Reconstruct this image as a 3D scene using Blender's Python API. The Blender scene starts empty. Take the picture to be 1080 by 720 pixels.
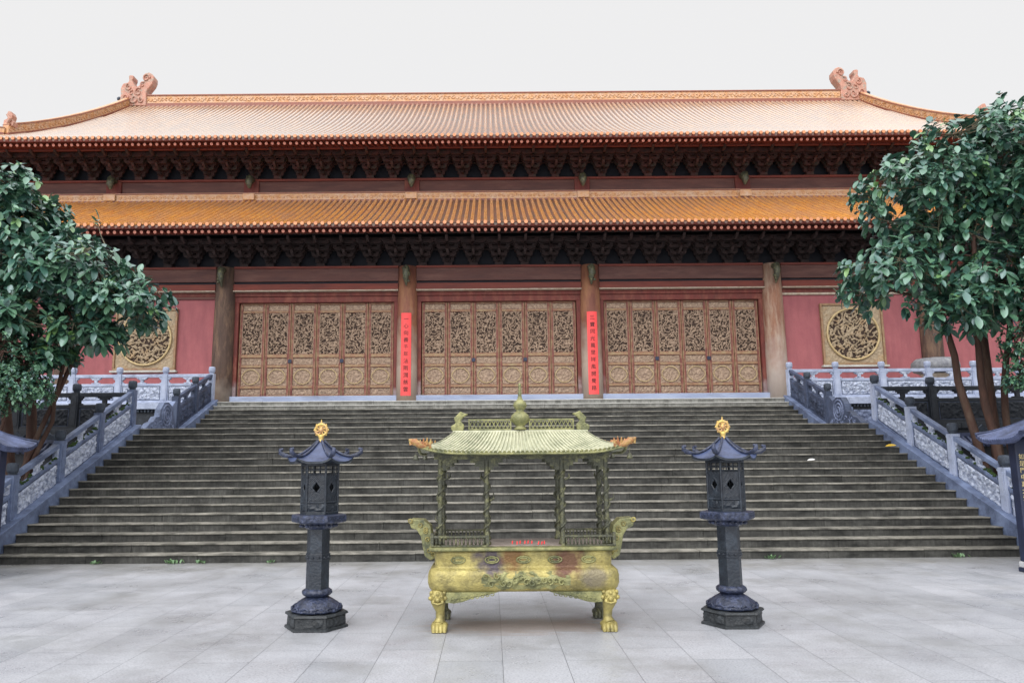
import bpy, math, random
from mathutils import Vector, Matrix, noise
R = math.radians
PI = math.pi
SC = bpy.context.scene
COL = SC.collection

# ------------------------------------------------------------------ camera
CAMX, CAMZ, PITCH, ROLL = -0.30, 1.60, 8.81, -0.45
cd = bpy.data.cameras.new('camera')
cam = bpy.data.objects.new('camera', cd)
COL.objects.link(cam)
cd.sensor_width = 36.0
cd.lens = 800.0 / 1080.0 * 36.0
cd.shift_x = 23.0 / 1080.0
cd.clip_start, cd.clip_end = 0.05, 600
cam.matrix_world = (Matrix.Translation((CAMX, 0, CAMZ)) @ Matrix.Rotation(R(90 + PITCH), 4, 'X')
                    @ Matrix.Rotation(R(ROLL), 4, 'Z'))
SC.camera = cam

# ------------------------------------------------------------------ sky, sun, exposure
SUN_EL, SUN_ROT = R(42), R(200)
w = bpy.data.worlds.new('World'); SC.world = w; w.use_nodes = True
nt = w.node_tree; N = nt.nodes; L = nt.links
bg = N['Background']
sky = N.new('ShaderNodeTexSky'); sky.sky_type = 'NISHITA'; sky.sun_disc = False
sky.sun_elevation = SUN_EL; sky.sun_rotation = SUN_ROT; sky.air_density = 1.0; sky.dust_density = 3.0
# overcast layer: pale cloud whose brightness rises towards the zenith
geo = N.new('ShaderNodeTexCoord'); sep = N.new('ShaderNodeSeparateXYZ')
L.new(geo.outputs['Generated'], sep.inputs[0])
def ramp_(sock, a, b_, lo, hi):
    r_ = N.new('ShaderNodeMapRange'); r_.interpolation_type = 'SMOOTHSTEP'
    r_.inputs['From Min'].default_value = a; r_.inputs['From Max'].default_value = b_
    r_.inputs['To Min'].default_value = lo; r_.inputs['To Max'].default_value = hi
    L.new(sock, r_.inputs['Value']); return r_.outputs['Result']
zen = ramp_(sep.outputs['Z'], 0.55, 1.0, 6.6, 14.0)
SUNV = (math.sin(SUN_ROT) * math.cos(SUN_EL), math.cos(SUN_ROT) * math.cos(SUN_EL), math.sin(SUN_EL))
dt = N.new('ShaderNodeVectorMath'); dt.operation = 'DOT_PRODUCT'; dt.inputs[1].default_value = SUNV
L.new(geo.outputs['Generated'], dt.inputs[0])
glow = ramp_(dt.outputs['Value'], 0.42, 1.0, 0.0, 13.0)   # thin cloud is brighter round the sun, behind the viewer
sm_ = N.new('ShaderNodeMath'); sm_.operation = 'ADD'; L.new(zen, sm_.inputs[0]); L.new(glow, sm_.inputs[1])
cl = N.new('ShaderNodeVectorMath'); cl.operation = 'SCALE'; cl.inputs[0].default_value = (1.0, 0.992, 0.988)
L.new(sm_.outputs[0], cl.inputs['Scale'])
mx = N.new('ShaderNodeMix'); mx.data_type = 'RGBA'; mx.inputs['Factor'].default_value = 0.94
L.new(sky.outputs[0], mx.inputs[6]); L.new(cl.outputs[0], mx.inputs[7])
L.new(mx.outputs[2], bg.inputs['Color'])
bg.inputs['Strength'].default_value = 0.10
sd = bpy.data.lights.new('sun', 'SUN'); sd.energy = 0.6; sd.angle = R(30); sd.color = (1.0, 0.97, 0.93)
sun = bpy.data.objects.new('sun', sd); COL.objects.link(sun)
_d = Vector((math.sin(SUN_ROT) * math.cos(SUN_EL), math.cos(SUN_ROT) * math.cos(SUN_EL), math.sin(SUN_EL)))
sun.rotation_euler = _d.to_track_quat('Z', 'Y').to_euler()
vs = SC.view_settings
vs.view_transform = 'Standard'; vs.look = 'None'; vs.exposure = 0.45; vs.gamma = 1.0; vs.use_curve_mapping = False
SC.cycles.max_bounces = 6; SC.cycles.diffuse_bounces = 3; SC.cycles.glossy_bounces = 3
SC.cycles.use_denoising = True

# ------------------------------------------------------------------ materials
def lin(c):
    return tuple(((x / 255) / 12.92 if x / 255 <= 0.04045 else ((x / 255 + 0.055) / 1.055) ** 2.4) for x in c) + (1,)

def mat(name, c1, c2=None, scale=3.0, rough=0.7, bump=0.0, bscale=30.0, metal=0.0, c3=None, s3=1.0, t3=0.6,
        stretch=(1, 1, 1), spec=0.5, detail=6, rand=0.0, w3=0.12, stretch3=None, coat=0.0, foot=None, stains=None):
    m = bpy.data.materials.new(name); m.use_nodes = True
    n = m.node_tree.nodes; l = m.node_tree.links
    b = n['Principled BSDF']
    b.inputs['Roughness'].default_value = rough; b.inputs['Metallic'].default_value = metal
    b.inputs['Specular IOR Level'].default_value = spec
    if coat: b.inputs['Coat Weight'].default_value = coat; b.inputs['Coat Roughness'].default_value = 0.15
    tc = n.new('ShaderNodeTexCoord')
    mp = n.new('ShaderNodeMapping'); mp.inputs['Scale'].default_value = stretch
    l.new(tc.outputs['Object'], mp.inputs[0])
    c2 = c2 or c1
    no = n.new('ShaderNodeTexNoise'); no.inputs['Scale'].default_value = scale; no.inputs['Detail'].default_value = detail
    no.inputs['Roughness'].default_value = 0.65
    l.new(mp.outputs[0], no.inputs['Vector'])
    cr = n.new('ShaderNodeValToRGB'); cr.color_ramp.elements[0].position = 0.33; cr.color_ramp.elements[1].position = 0.67
    cr.color_ramp.elements[0].color = lin(c1); cr.color_ramp.elements[1].color = lin(c2)
    l.new(no.outputs['Fac'], cr.inputs[0])
    out = cr.outputs[0]
    if c3:
        n3 = n.new('ShaderNodeTexNoise'); n3.inputs['Scale'].default_value = s3; n3.inputs['Detail'].default_value = 8
        n3.inputs['Roughness'].default_value = 0.7
        if stretch3:
            mp3 = n.new('ShaderNodeMapping'); mp3.inputs['Scale'].default_value = stretch3
            l.new(tc.outputs['Object'], mp3.inputs[0]); l.new(mp3.outputs[0], n3.inputs['Vector'])
        else:
            l.new(mp.outputs[0], n3.inputs['Vector'])
        r3 = n.new('ShaderNodeMapRange'); r3.inputs['From Min'].default_value = t3 - w3; r3.inputs['From Max'].default_value = t3 + w3
        l.new(n3.outputs['Fac'], r3.inputs['Value'])
        m3 = n.new('ShaderNodeMix'); m3.data_type = 'RGBA'; m3.inputs[7].default_value = lin(c3)
        l.new(r3.outputs[0], m3.inputs[0]); l.new(out, m3.inputs[6]); out = m3.outputs[2]
    if foot:   # bleached lower end: (colour, z0, z1)
        sp = n.new('ShaderNodeSeparateXYZ'); l.new(tc.outputs['Object'], sp.inputs[0])
        nf = n.new('ShaderNodeTexNoise'); nf.inputs['Scale'].default_value = 2.5; nf.inputs['Detail'].default_value = 7; l.new(tc.outputs['Object'], nf.inputs['Vector'])
        ma = n.new('ShaderNodeMath'); ma.operation = 'MULTIPLY_ADD'; ma.inputs[1].default_value = 2.2; l.new(nf.outputs['Fac'], ma.inputs[0]); l.new(sp.outputs['Z'], ma.inputs[2])
        rf_ = n.new('ShaderNodeMapRange'); rf_.inputs['From Min'].default_value = foot[2] + 1.1; rf_.inputs['From Max'].default_value = foot[1] + 1.1; l.new(ma.outputs[0], rf_.inputs['Value'])
        rf_.inputs['To Max'].default_value = foot[3] if len(foot) > 3 else .8
        mf = n.new('ShaderNodeMix'); mf.data_type = 'RGBA'; mf.inputs[7].default_value = lin(foot[0]); l.new(rf_.outputs[0], mf.inputs[0]); l.new(out, mf.inputs[6]); out = mf.outputs[2]
    if stains:   # soot stains round given points: (point, radius, colour)
        for pt_, rad_, col_ in stains:
            dv = n.new('ShaderNodeVectorMath'); dv.operation = 'DISTANCE'; dv.inputs[1].default_value = pt_; l.new(tc.outputs['Object'], dv.inputs[0])
            nf = n.new('ShaderNodeTexNoise'); nf.inputs['Scale'].default_value = 9; nf.inputs['Detail'].default_value = 6; l.new(tc.outputs['Object'], nf.inputs['Vector'])
            ma = n.new('ShaderNodeMath'); ma.operation = 'MULTIPLY_ADD'; ma.inputs[1].default_value = -rad_ * 1.6; l.new(nf.outputs['Fac'], ma.inputs[0]); l.new(dv.outputs['Value'], ma.inputs[2])
            rf_ = n.new('ShaderNodeMapRange'); rf_.inputs['From Min'].default_value = rad_ * .35; rf_.inputs['From Max'].default_value = -rad_ * .2; rf_.inputs['To Max'].default_value = .85; l.new(ma.outputs[0], rf_.inputs['Value'])
            mf = n.new('ShaderNodeMix'); mf.data_type = 'RGBA'; mf.inputs[7].default_value = lin(col_); l.new(rf_.outputs[0], mf.inputs[0]); l.new(out, mf.inputs[6]); out = mf.outputs[2]
    if rand:
        oi = n.new('ShaderNodeObjectInfo'); hv = n.new('ShaderNodeHueSaturation')
        mr = n.new('ShaderNodeMapRange'); mr.inputs['To Min'].default_value = 1 - rand; mr.inputs['To Max'].default_value = 1 + rand
        l.new(oi.outputs['Random'], mr.inputs['Value']); l.new(mr.outputs[0], hv.inputs['Value'])
        l.new(out, hv.inputs['Color']); out = hv.outputs[0]
    l.new(out, b.inputs['Base Color'])
    if bump:
        nb = n.new('ShaderNodeTexNoise'); nb.inputs['Scale'].default_value = bscale; nb.inputs['Detail'].default_value = 5
        l.new(mp.outputs[0], nb.inputs['Vector'])
        bp = n.new('ShaderNodeBump'); bp.inputs['Strength'].default_value = bump; bp.inputs['Distance'].default_value = 0.02
        l.new(nb.outputs['Fac'], bp.inputs['Height']); l.new(bp.outputs[0], b.inputs['Normal'])
    m['out'] = 0
    return m

M = {}
M['riser'] = mat('mossy_step_stone', (88, 88, 85), (58, 58, 56), 4, 0.8, 0.6, 25, c3=(32, 33, 32), s3=1.3, t3=0.52, stretch=(6, 1, 1.0), stretch3=(1.6, 1.0, 3.0), rand=0.12)
M['nosing'] = mat('lit_step_nosing', (152, 149, 140), (104, 102, 95), 5, 0.7, 0.3, 30, c3=(66, 65, 60), s3=2.2, t3=0.55, rand=0.12)  # paler than the risers: light caught by the step edges is painted in
M['riser_clean'] = mat('clean_step_stone', (146, 146, 142), (116, 116, 112), 5, 0.8, 0.3, 25, c3=(78, 78, 75), s3=1.8, t3=0.55, stretch=(3, 1, 1))
M['nosing_clean'] = mat('clean_nosing', (200, 200, 196), (170, 170, 166), 4, 0.8, 0.2, 30)
M['pale'] = mat('pale_blue_stone', (182, 192, 216), (156, 167, 194), 3, 0.6, 0.3, 40, c3=(118, 127, 150), s3=2.4, t3=0.60, rand=0.04)
M['blue'] = mat('blue_grey_stone', (128, 143, 176), (102, 116, 148), 4, 0.55, 0.35, 40, c3=(70, 80, 104), s3=2.2, t3=0.56, rand=0.08)
M['carve'] = mat('carved_white_stone', (214, 222, 238), (164, 176, 204), 16, 0.6, 0.5, 60, c3=(92, 102, 130), s3=13, t3=0.56)
M['carve_blue'] = mat('carved_blue_stone', (140, 152, 184), (98, 110, 142), 14, 0.65, 0.5, 60, c3=(62, 72, 96), s3=12, t3=0.57)
M['navy'] = mat('navy_grey_stone', (84, 96, 124), (60, 70, 94), 4, 0.6, 0.35, 40, c3=(44, 52, 70), s3=2.6, t3=0.54, rand=0.1)
M['dark'] = mat('dark_stone', (44, 50, 60), (28, 32, 40), 3, 0.6, 0.4, 35, c3=(66, 74, 84), s3=3, t3=0.62)
M['darkcap'] = mat('weathered_post_cap', (74, 84, 98), (46, 52, 64), 8, 0.75, 0.6, 50)
M['moss'] = mat('rail_moss', (40, 62, 30), (60, 84, 40), 10, 0.95, 0.6, 50)
M['wall'] = mat('red_plaster', (168, 100, 104), (156, 90, 96), 1.6, 0.85, 0.15, 20, c3=(140, 82, 88), s3=1.2, t3=0.57, w3=.15, stretch3=(2.5, 1, .5))
M['redwood'] = mat('red_painted_wood', (118, 52, 46), (92, 44, 40), 3, 0.7, 0.25, 30, c3=(138, 84, 68), s3=2.6, t3=0.6, stretch=(1.5, 1, .6), rand=0.05, foot=((150, 138, 140), .35, 1.0))
M['beam'] = mat('faded_brown_beam', (104, 68, 62), (84, 56, 54), 2.4, 0.75, 0.3, 25, c3=(120, 86, 78), s3=2, t3=0.62, stretch=(0.35, 1, 2.2))
M['redbeam'] = mat('dark_red_beam', (126, 58, 46), (98, 46, 40), 2.4, 0.7, 0.25, 25, stretch=(0.4, 1, 2.0))
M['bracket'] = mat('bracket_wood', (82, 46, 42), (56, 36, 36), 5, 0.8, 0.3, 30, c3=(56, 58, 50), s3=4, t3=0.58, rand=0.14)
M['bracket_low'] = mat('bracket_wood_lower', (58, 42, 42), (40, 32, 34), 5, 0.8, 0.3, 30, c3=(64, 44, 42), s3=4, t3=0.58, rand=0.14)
M['darkboard'] = mat('shade_dark_board', (30, 32, 42), (22, 24, 34), 3, 0.8)  # blue-black puts the shade between the brackets into the board colour
M['tan'] = mat('gilded_door_frame', (156, 120, 90), (134, 98, 76), 7, 0.6, 0.3, 40, c3=(158, 140, 106), s3=6, t3=0.55)
M['doorred'] = mat('worn_red_door', (128, 70, 62), (104, 56, 52), 7, 0.65, 0.3, 40, c3=(148, 116, 92), s3=6, t3=0.57)
M['gild'] = mat('weathered_gilding', (180, 156, 134), (144, 121, 104), 14, 0.6, 0.5, 60, c3=(112, 92, 80), s3=11, t3=0.58)
M['gild2'] = mat('window_gilding', (180, 162, 136), (152, 134, 110), 10, 0.6, 0.4, 60, c3=(176, 142, 100), s3=3, t3=0.62)
M['goldline'] = mat('gold_outline', (204, 184, 140), (180, 156, 112), 12, 0.5)
M['hole'] = mat('dark_interior', (76, 60, 52), (54, 42, 38), 4, 0.9)
M['sill'] = mat('sill_stone', (160, 172, 198), (140, 152, 182), 2, 0.7, 0.2, 30, c3=(116, 122, 140), s3=1.8, t3=0.66, stretch=(0.5, 1, 2))
M['tile'] = mat('glazed_orange_tile', (226, 164, 88), (204, 134, 70), 3.5, 0.2, 0.25, 14, c3=(186, 138, 104), s3=1.8, t3=0.56, spec=0.8, w3=0.15, coat=0.9, stretch3=(1.4, .4, .4))
M['tile2'] = mat('sky_paled_tile', (200, 168, 138), (176, 142, 114), 3.5, 0.16, 0.2, 14, c3=(164, 144, 132), s3=1.8, t3=0.53, spec=1.0, w3=0.15, coat=1.0, stretch3=(1.4, .35, .35))  # the orange tile again, with the white sky reflection painted into its colour
M['gutter'] = mat('pan_tile', (132, 92, 72), (98, 68, 58), 5, 0.35, 0.4, 20, c3=(84, 74, 70), s3=2, t3=0.52)
M['tileend'] = mat('tile_end', (226, 160, 112), (200, 126, 86), 12, 0.35, 0.4, 60)
M['rafterend'] = mat('rafter_end', (206, 138, 118), (184, 112, 96), 8, 0.5)
M['ridge'] = mat('orange_ridge_tile', (214, 166, 110), (190, 128, 84), 9, 0.35, 0.6, 18, c3=(206, 172, 144), s3=5, t3=0.52)
M['ridgecap'] = mat('ridge_cap_line', (150, 86, 66), (120, 70, 60), 9, 0.4, 0.3, 20)
M['chiwen'] = mat('pink_clay_ornament', (200, 150, 130), (172, 116, 98), 6, 0.5, 0.8, 14, c3=(146, 150, 138), s3=5, t3=0.6)
M['col_brown'] = mat('weathered_brown_column', (96, 76, 66), (70, 55, 50), 3, 0.8, 0.5, 25, c3=(130, 104, 84), s3=2.4, t3=0.60, stretch=(2.2, 2.2, 0.5), foot=((150, 138, 128), .2, 1.0))
M['col_red'] = mat('worn_red_column', (130, 80, 64), (108, 64, 54), 3, 0.7, 0.4, 25, c3=(152, 108, 78), s3=2.0, t3=0.54, stretch=(2.0, 2.0, 0.45), foot=((172, 160, 148), 1.4, 3.0))
M['col_pale'] = mat('peeling_pale_column', (150, 108, 86), (126, 84, 68), 3, 0.75, 0.5, 25, c3=(178, 158, 140), s3=2.0, t3=0.54, stretch=(2.0, 2.0, 0.4), foot=((182, 172, 166), .9, 2.6))
M['whitewood'] = mat('worn_pale_wood', (196, 186, 172), (166, 146, 126), 4, 0.8, 0.3, 30, stretch=(2, 2, 0.6))
M['banner'] = mat('red_paper', (244, 84, 84), (236, 72, 74), 2, 0.6)
M['ink'] = mat('ink', (40, 24, 26), (30, 20, 22), 2, 0.6)
M['goldink'] = mat('gold_lettering', (206, 190, 140), (186, 168, 112), 8, 0.5)
M['brass'] = mat('gilt_brass', (190, 178, 112), (152, 140, 84), 7, 0.40, 0.5, 45, metal=0.3, c3=(108, 102, 70), s3=6, t3=0.57, stains=[((-.32, -.38, .66), .16, (66, 58, 84)), ((.42, -.38, .64), .16, (92, 50, 50)), ((-.1, -.38, .70), .14, (120, 84, 52)), ((.66, -.42, .5), .12, (120, 112, 96))])
M['brassgreen'] = mat('greenish_brass', (166, 164, 112), (122, 124, 84), 8, 0.45, 0.5, 50, metal=0.2, c3=(78, 84, 64), s3=7, t3=0.56)
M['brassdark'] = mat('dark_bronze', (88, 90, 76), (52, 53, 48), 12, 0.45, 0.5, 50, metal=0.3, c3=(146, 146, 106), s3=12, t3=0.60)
M['roofpale'] = mat('pale_patina_roof', (204, 204, 178), (174, 176, 150), 9, 0.45, 0.3, 40, metal=0.05, c3=(136, 142, 116), s3=7, t3=0.60)
M['ember'] = mat('orange_patina', (178, 116, 70), (168, 156, 96), 22, 0.5, 0.4, 60, c3=(130, 66, 54), s3=18, t3=0.56)
M['ash'] = mat('ash', (150, 140, 132), (120, 110, 104), 12, 0.95, 0.5, 60)
M['iron'] = mat('blue_black_iron', (40, 48, 58), (27, 33, 43), 7, 0.40, 0.4, 40, c3=(60, 70, 82), s3=6, t3=0.63)
M['ironblue'] = mat('blue_glaze_iron', (46, 54, 78), (30, 36, 52), 14, 0.36, 0.6, 40, c3=(80, 90, 122), s3=16, t3=0.61)
M['ironroof'] = mat('blue_metal_roof', (74, 86, 120), (54, 64, 94), 5, 0.32, 0.2, 30, c3=(40, 48, 70), s3=5, t3=0.58)
M['ironbase'] = mat('dark_cast_base', (50, 54, 58), (32, 36, 40), 10, 0.5, 0.5, 60, c3=(70, 76, 82), s3=8, t3=0.62)
M['gold'] = mat('gold_leaf', (214, 192, 110), (196, 158, 92), 18, 0.35, 0.4, 60, metal=0.4, c3=(196, 150, 120), s3=16, t3=0.56)
M['bark'] = mat('brown_bark', (88, 62, 52), (58, 42, 38), 6, 0.85, 0.8, 20, c3=(110, 90, 76), s3=3, t3=0.62, stretch=(2, 2, 0.4))
M['twig'] = mat('twig', (110, 104, 84), (80, 76, 62), 5, 0.8)
M['kroof'] = mat('slate_tile_roof', (92, 104, 142), (56, 64, 92), 5, 0.5, 0.3, 30, c3=(38, 42, 58), s3=3, t3=0.6)
M['kpost'] = mat('dark_blue_post', (38, 48, 76), (28, 36, 58), 4, 0.5, 0.2, 30)
M['kwood'] = mat('kiosk_dark_wood', (48, 32, 32), (34, 26, 30), 4, 0.6, 0.2, 30)
M['kwhite'] = mat('white_foot_stone', (206, 208, 210), (180, 182, 188), 4, 0.6)
M['basin'] = mat('mottled_stone_basin', (150, 152, 156), (112, 114, 122), 9, 0.8, 0.8, 30)
M['soil'] = mat('dark_soil', (60, 54, 44), (44, 46, 34), 4, 0.95, 0.6, 20)
M['yellowleaf'] = mat('yellow_leaf', (220, 190, 60), (200, 160, 40), 20, 0.6)
M['litter'] = mat('white_litter', (230, 230, 230), (215, 215, 215), 20, 0.7)

def leaf_mat(name, c1, c2, rough, dif):
    m = bpy.data.materials.new(name); m.use_nodes = True
    n = m.node_tree.nodes; l = m.node_tree.links; b = n['Principled BSDF']
    tc = n.new('ShaderNodeTexCoord'); no = n.new('ShaderNodeTexNoise'); no.inputs['Scale'].default_value = dif; no.inputs['Detail'].default_value = 3
    l.new(tc.outputs['Object'], no.inputs['Vector'])
    cr = n.new('ShaderNodeValToRGB'); cr.color_ramp.elements[0].position = 0.35; cr.color_ramp.elements[1].position = 0.68
    cr.color_ramp.elements[0].color = lin(c1); cr.color_ramp.elements[1].color = lin(c2)
    l.new(no.outputs['Fac'], cr.inputs[0]); l.new(cr.outputs[0], b.inputs['Base Color'])
    b.inputs['Roughness'].default_value = rough; b.inputs['Specular IOR Level'].default_value = 0.8
    b.inputs['Coat Weight'].default_value = 0.55 if 'fine' not in name and 'weed' not in name else 0.0; b.inputs['Coat Roughness'].default_value = 0.32; b.inputs['Coat Tint'].default_value = (.85, .93, 1, 1)
    b.inputs['Specular Tint'].default_value = (0.8, 0.92, 1.0, 1)
    return m
M['leaf'] = leaf_mat('glossy_leaf', (68, 106, 84), (102, 140, 106), 0.32, 2.5)
M['leaf_new'] = leaf_mat('young_leaf', (128, 160, 92), (100, 138, 84), 0.45, 2.5)
M['leaf_dark'] = leaf_mat('old_leaf', (50, 86, 76), (74, 112, 94), 0.30, 2.5)
M['fine'] = leaf_mat('fine_leaf', (72, 112, 86), (100, 138, 104), 0.5, 3)
M['weed'] = leaf_mat('weed_leaf', (84, 116, 74), (110, 138, 96), 0.6, 10)

# paving
def paving():
    m = bpy.data.materials.new('granite_paving'); m.use_nodes = True
    n = m.node_tree.nodes; l = m.node_tree.links; b = n['Principled BSDF']
    tc = n.new('ShaderNodeTexCoord'); mp = n.new('ShaderNodeMapping')
    mp.inputs['Location'].default_value = (0.0, 0.22, 0); mp.inputs['Rotation'].default_value = (0, 0, R(-90))
    mp2 = n.new('ShaderNodeMapping'); mp2.inputs['Rotation'].default_value = (0, 0, R(90)); mp2.inputs['Location'].default_value = (0.3, 0.22, 0)
    l.new(tc.outputs['Object'], mp2.inputs[0])
    br = n.new('ShaderNodeTexBrick'); br.offset = 0.37; br.inputs['Scale'].default_value = 1
    br.inputs['Brick Width'].default_value = 1.02; br.inputs['Row Height'].default_value = 0.51
    br.inputs['Mortar Size'].default_value = 0.0035; br.inputs['Mortar Smooth'].default_value = 0.3; br.inputs['Bias'].default_value = 0
    br.inputs['Color1'].default_value = lin((178, 180, 187)); br.inputs['Color2'].default_value = lin((165, 168, 175))
    br.inputs['Mortar'].default_value = lin((112, 114, 120))
    l.new(mp2.outputs[0], br.inputs['Vector'])
    out = br.outputs['Color']
    def noise_(scale, det=6, vec=None):
        x = n.new('ShaderNodeTexNoise'); x.inputs['Scale'].default_value = scale; x.inputs['Detail'].default_value = det; x.inputs['Roughness'].default_value = 0.65
        l.new(vec or tc.outputs['Object'], x.inputs['Vector']); return x.outputs['Fac']
    def mixc(out, fac, lo, hi, col, amt, blend='MIX'):
        r = n.new('ShaderNodeMapRange'); r.inputs['From Min'].default_value = lo; r.inputs['From Max'].default_value = hi; r.inputs['To Max'].default_value = amt
        l.new(fac, r.inputs['Value'])
        q = n.new('ShaderNodeMix'); q.data_type = 'RGBA'; q.blend_type = blend; q.inputs[7].default_value = lin(col)
        l.new(r.outputs[0], q.inputs[0]); l.new(out, q.inputs[6]); return q.outputs[2]
    out = mixc(out, noise_(60, 3), 0.45, 0.7, (104, 108, 116), 0.6)     # speckle
    out = mixc(out, noise_(0.9, 8), 0.50, 0.72, (132, 133, 134), 0.8)   # damp patches
    out = mixc(out, noise_(0.35, 9), 0.50, 0.64, (140, 142, 146), 0.55)
    out = mixc(out, noise_(14, 8), 0.60, 0.72, (120, 120, 120), 0.35)
    out = mixc(out, noise_(2.7, 8), 0.60, 0.75, (186, 189, 196), 0.5)
    # dirt near the stair foot
    sp = n.new('ShaderNodeSeparateXYZ'); l.new(tc.outputs['Object'], sp.inputs[0])
    ad = n.new('ShaderNodeMath'); ad.operation = 'MULTIPLY_ADD'; ad.inputs[1].default_value = 3.2; l.new(noise_(1.6, 8), ad.inputs[0]); l.new(sp.outputs['Y'], ad.inputs[2])
    out = mixc(out, ad.outputs[0], 12.6, 14.2, (112, 110, 102), 0.7)
    # rusty smears and the burner's soft shadow, both painted on the slabs
    st = n.new('ShaderNodeMapping'); st.inputs['Scale'].default_value = (0.55, 3.4, 1); l.new(tc.outputs['Object'], st.inputs[0])
    dx = n.new('ShaderNodeVectorMath'); dx.operation = 'DISTANCE'; dx.inputs[1].default_value = (0.0, 7.68, 0)
    sc_ = n.new('ShaderNodeMapping'); sc_.inputs['Scale'].default_value = (0.38, 1.0, 1); sc_.inputs['Location'].default_value = (0, 0, 0)
    l.new(tc.outputs['Object'], sc_.inputs[0]); l.new(sc_.outputs[0], dx.inputs[0])
    mm = n.new('ShaderNodeMath'); mm.operation = 'SUBTRACT'; l.new(noise_(3.4, 7, st.outputs[0]), mm.inputs[0]); l.new(dx.outputs['Value'], mm.inputs[1])
    out = mixc(out, mm.outputs[0], 0.12, 0.26, (160, 134, 108), 0.45)
    out = mixc(out, mm.outputs[0], 0.02, 0.3, (132, 134, 142), 0.30)  # grey of the shadow under the burner, painted into the slabs
    l.new(out, b.inputs['Base Color'])
    rr = n.new('ShaderNodeMapRange'); rr.inputs['From Min'].default_value = .35; rr.inputs['From Max'].default_value = .65; rr.inputs['To Min'].default_value = 0.24; rr.inputs['To Max'].default_value = 0.6
    l.new(noise_(1.3, 6), rr.inputs['Value']); l.new(rr.outputs[0], b.inputs['Roughness'])
    bp = n.new('ShaderNodeBump'); bp.inputs['Strength'].default_value = 0.25; bp.inputs['Distance'].default_value = 0.01
    hm = n.new('ShaderNodeMath'); hm.operation = 'MULTIPLY_ADD'; hm.inputs[1].default_value = -2.0
    l.new(br.outputs['Fac'], hm.inputs[0]); l.new(noise_(40, 4), hm.inputs[2]); l.new(hm.outputs[0], bp.inputs['Height'])
    l.new(bp.outputs[0], b.inputs['Normal'])
    return m
M['paving'] = paving()

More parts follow.
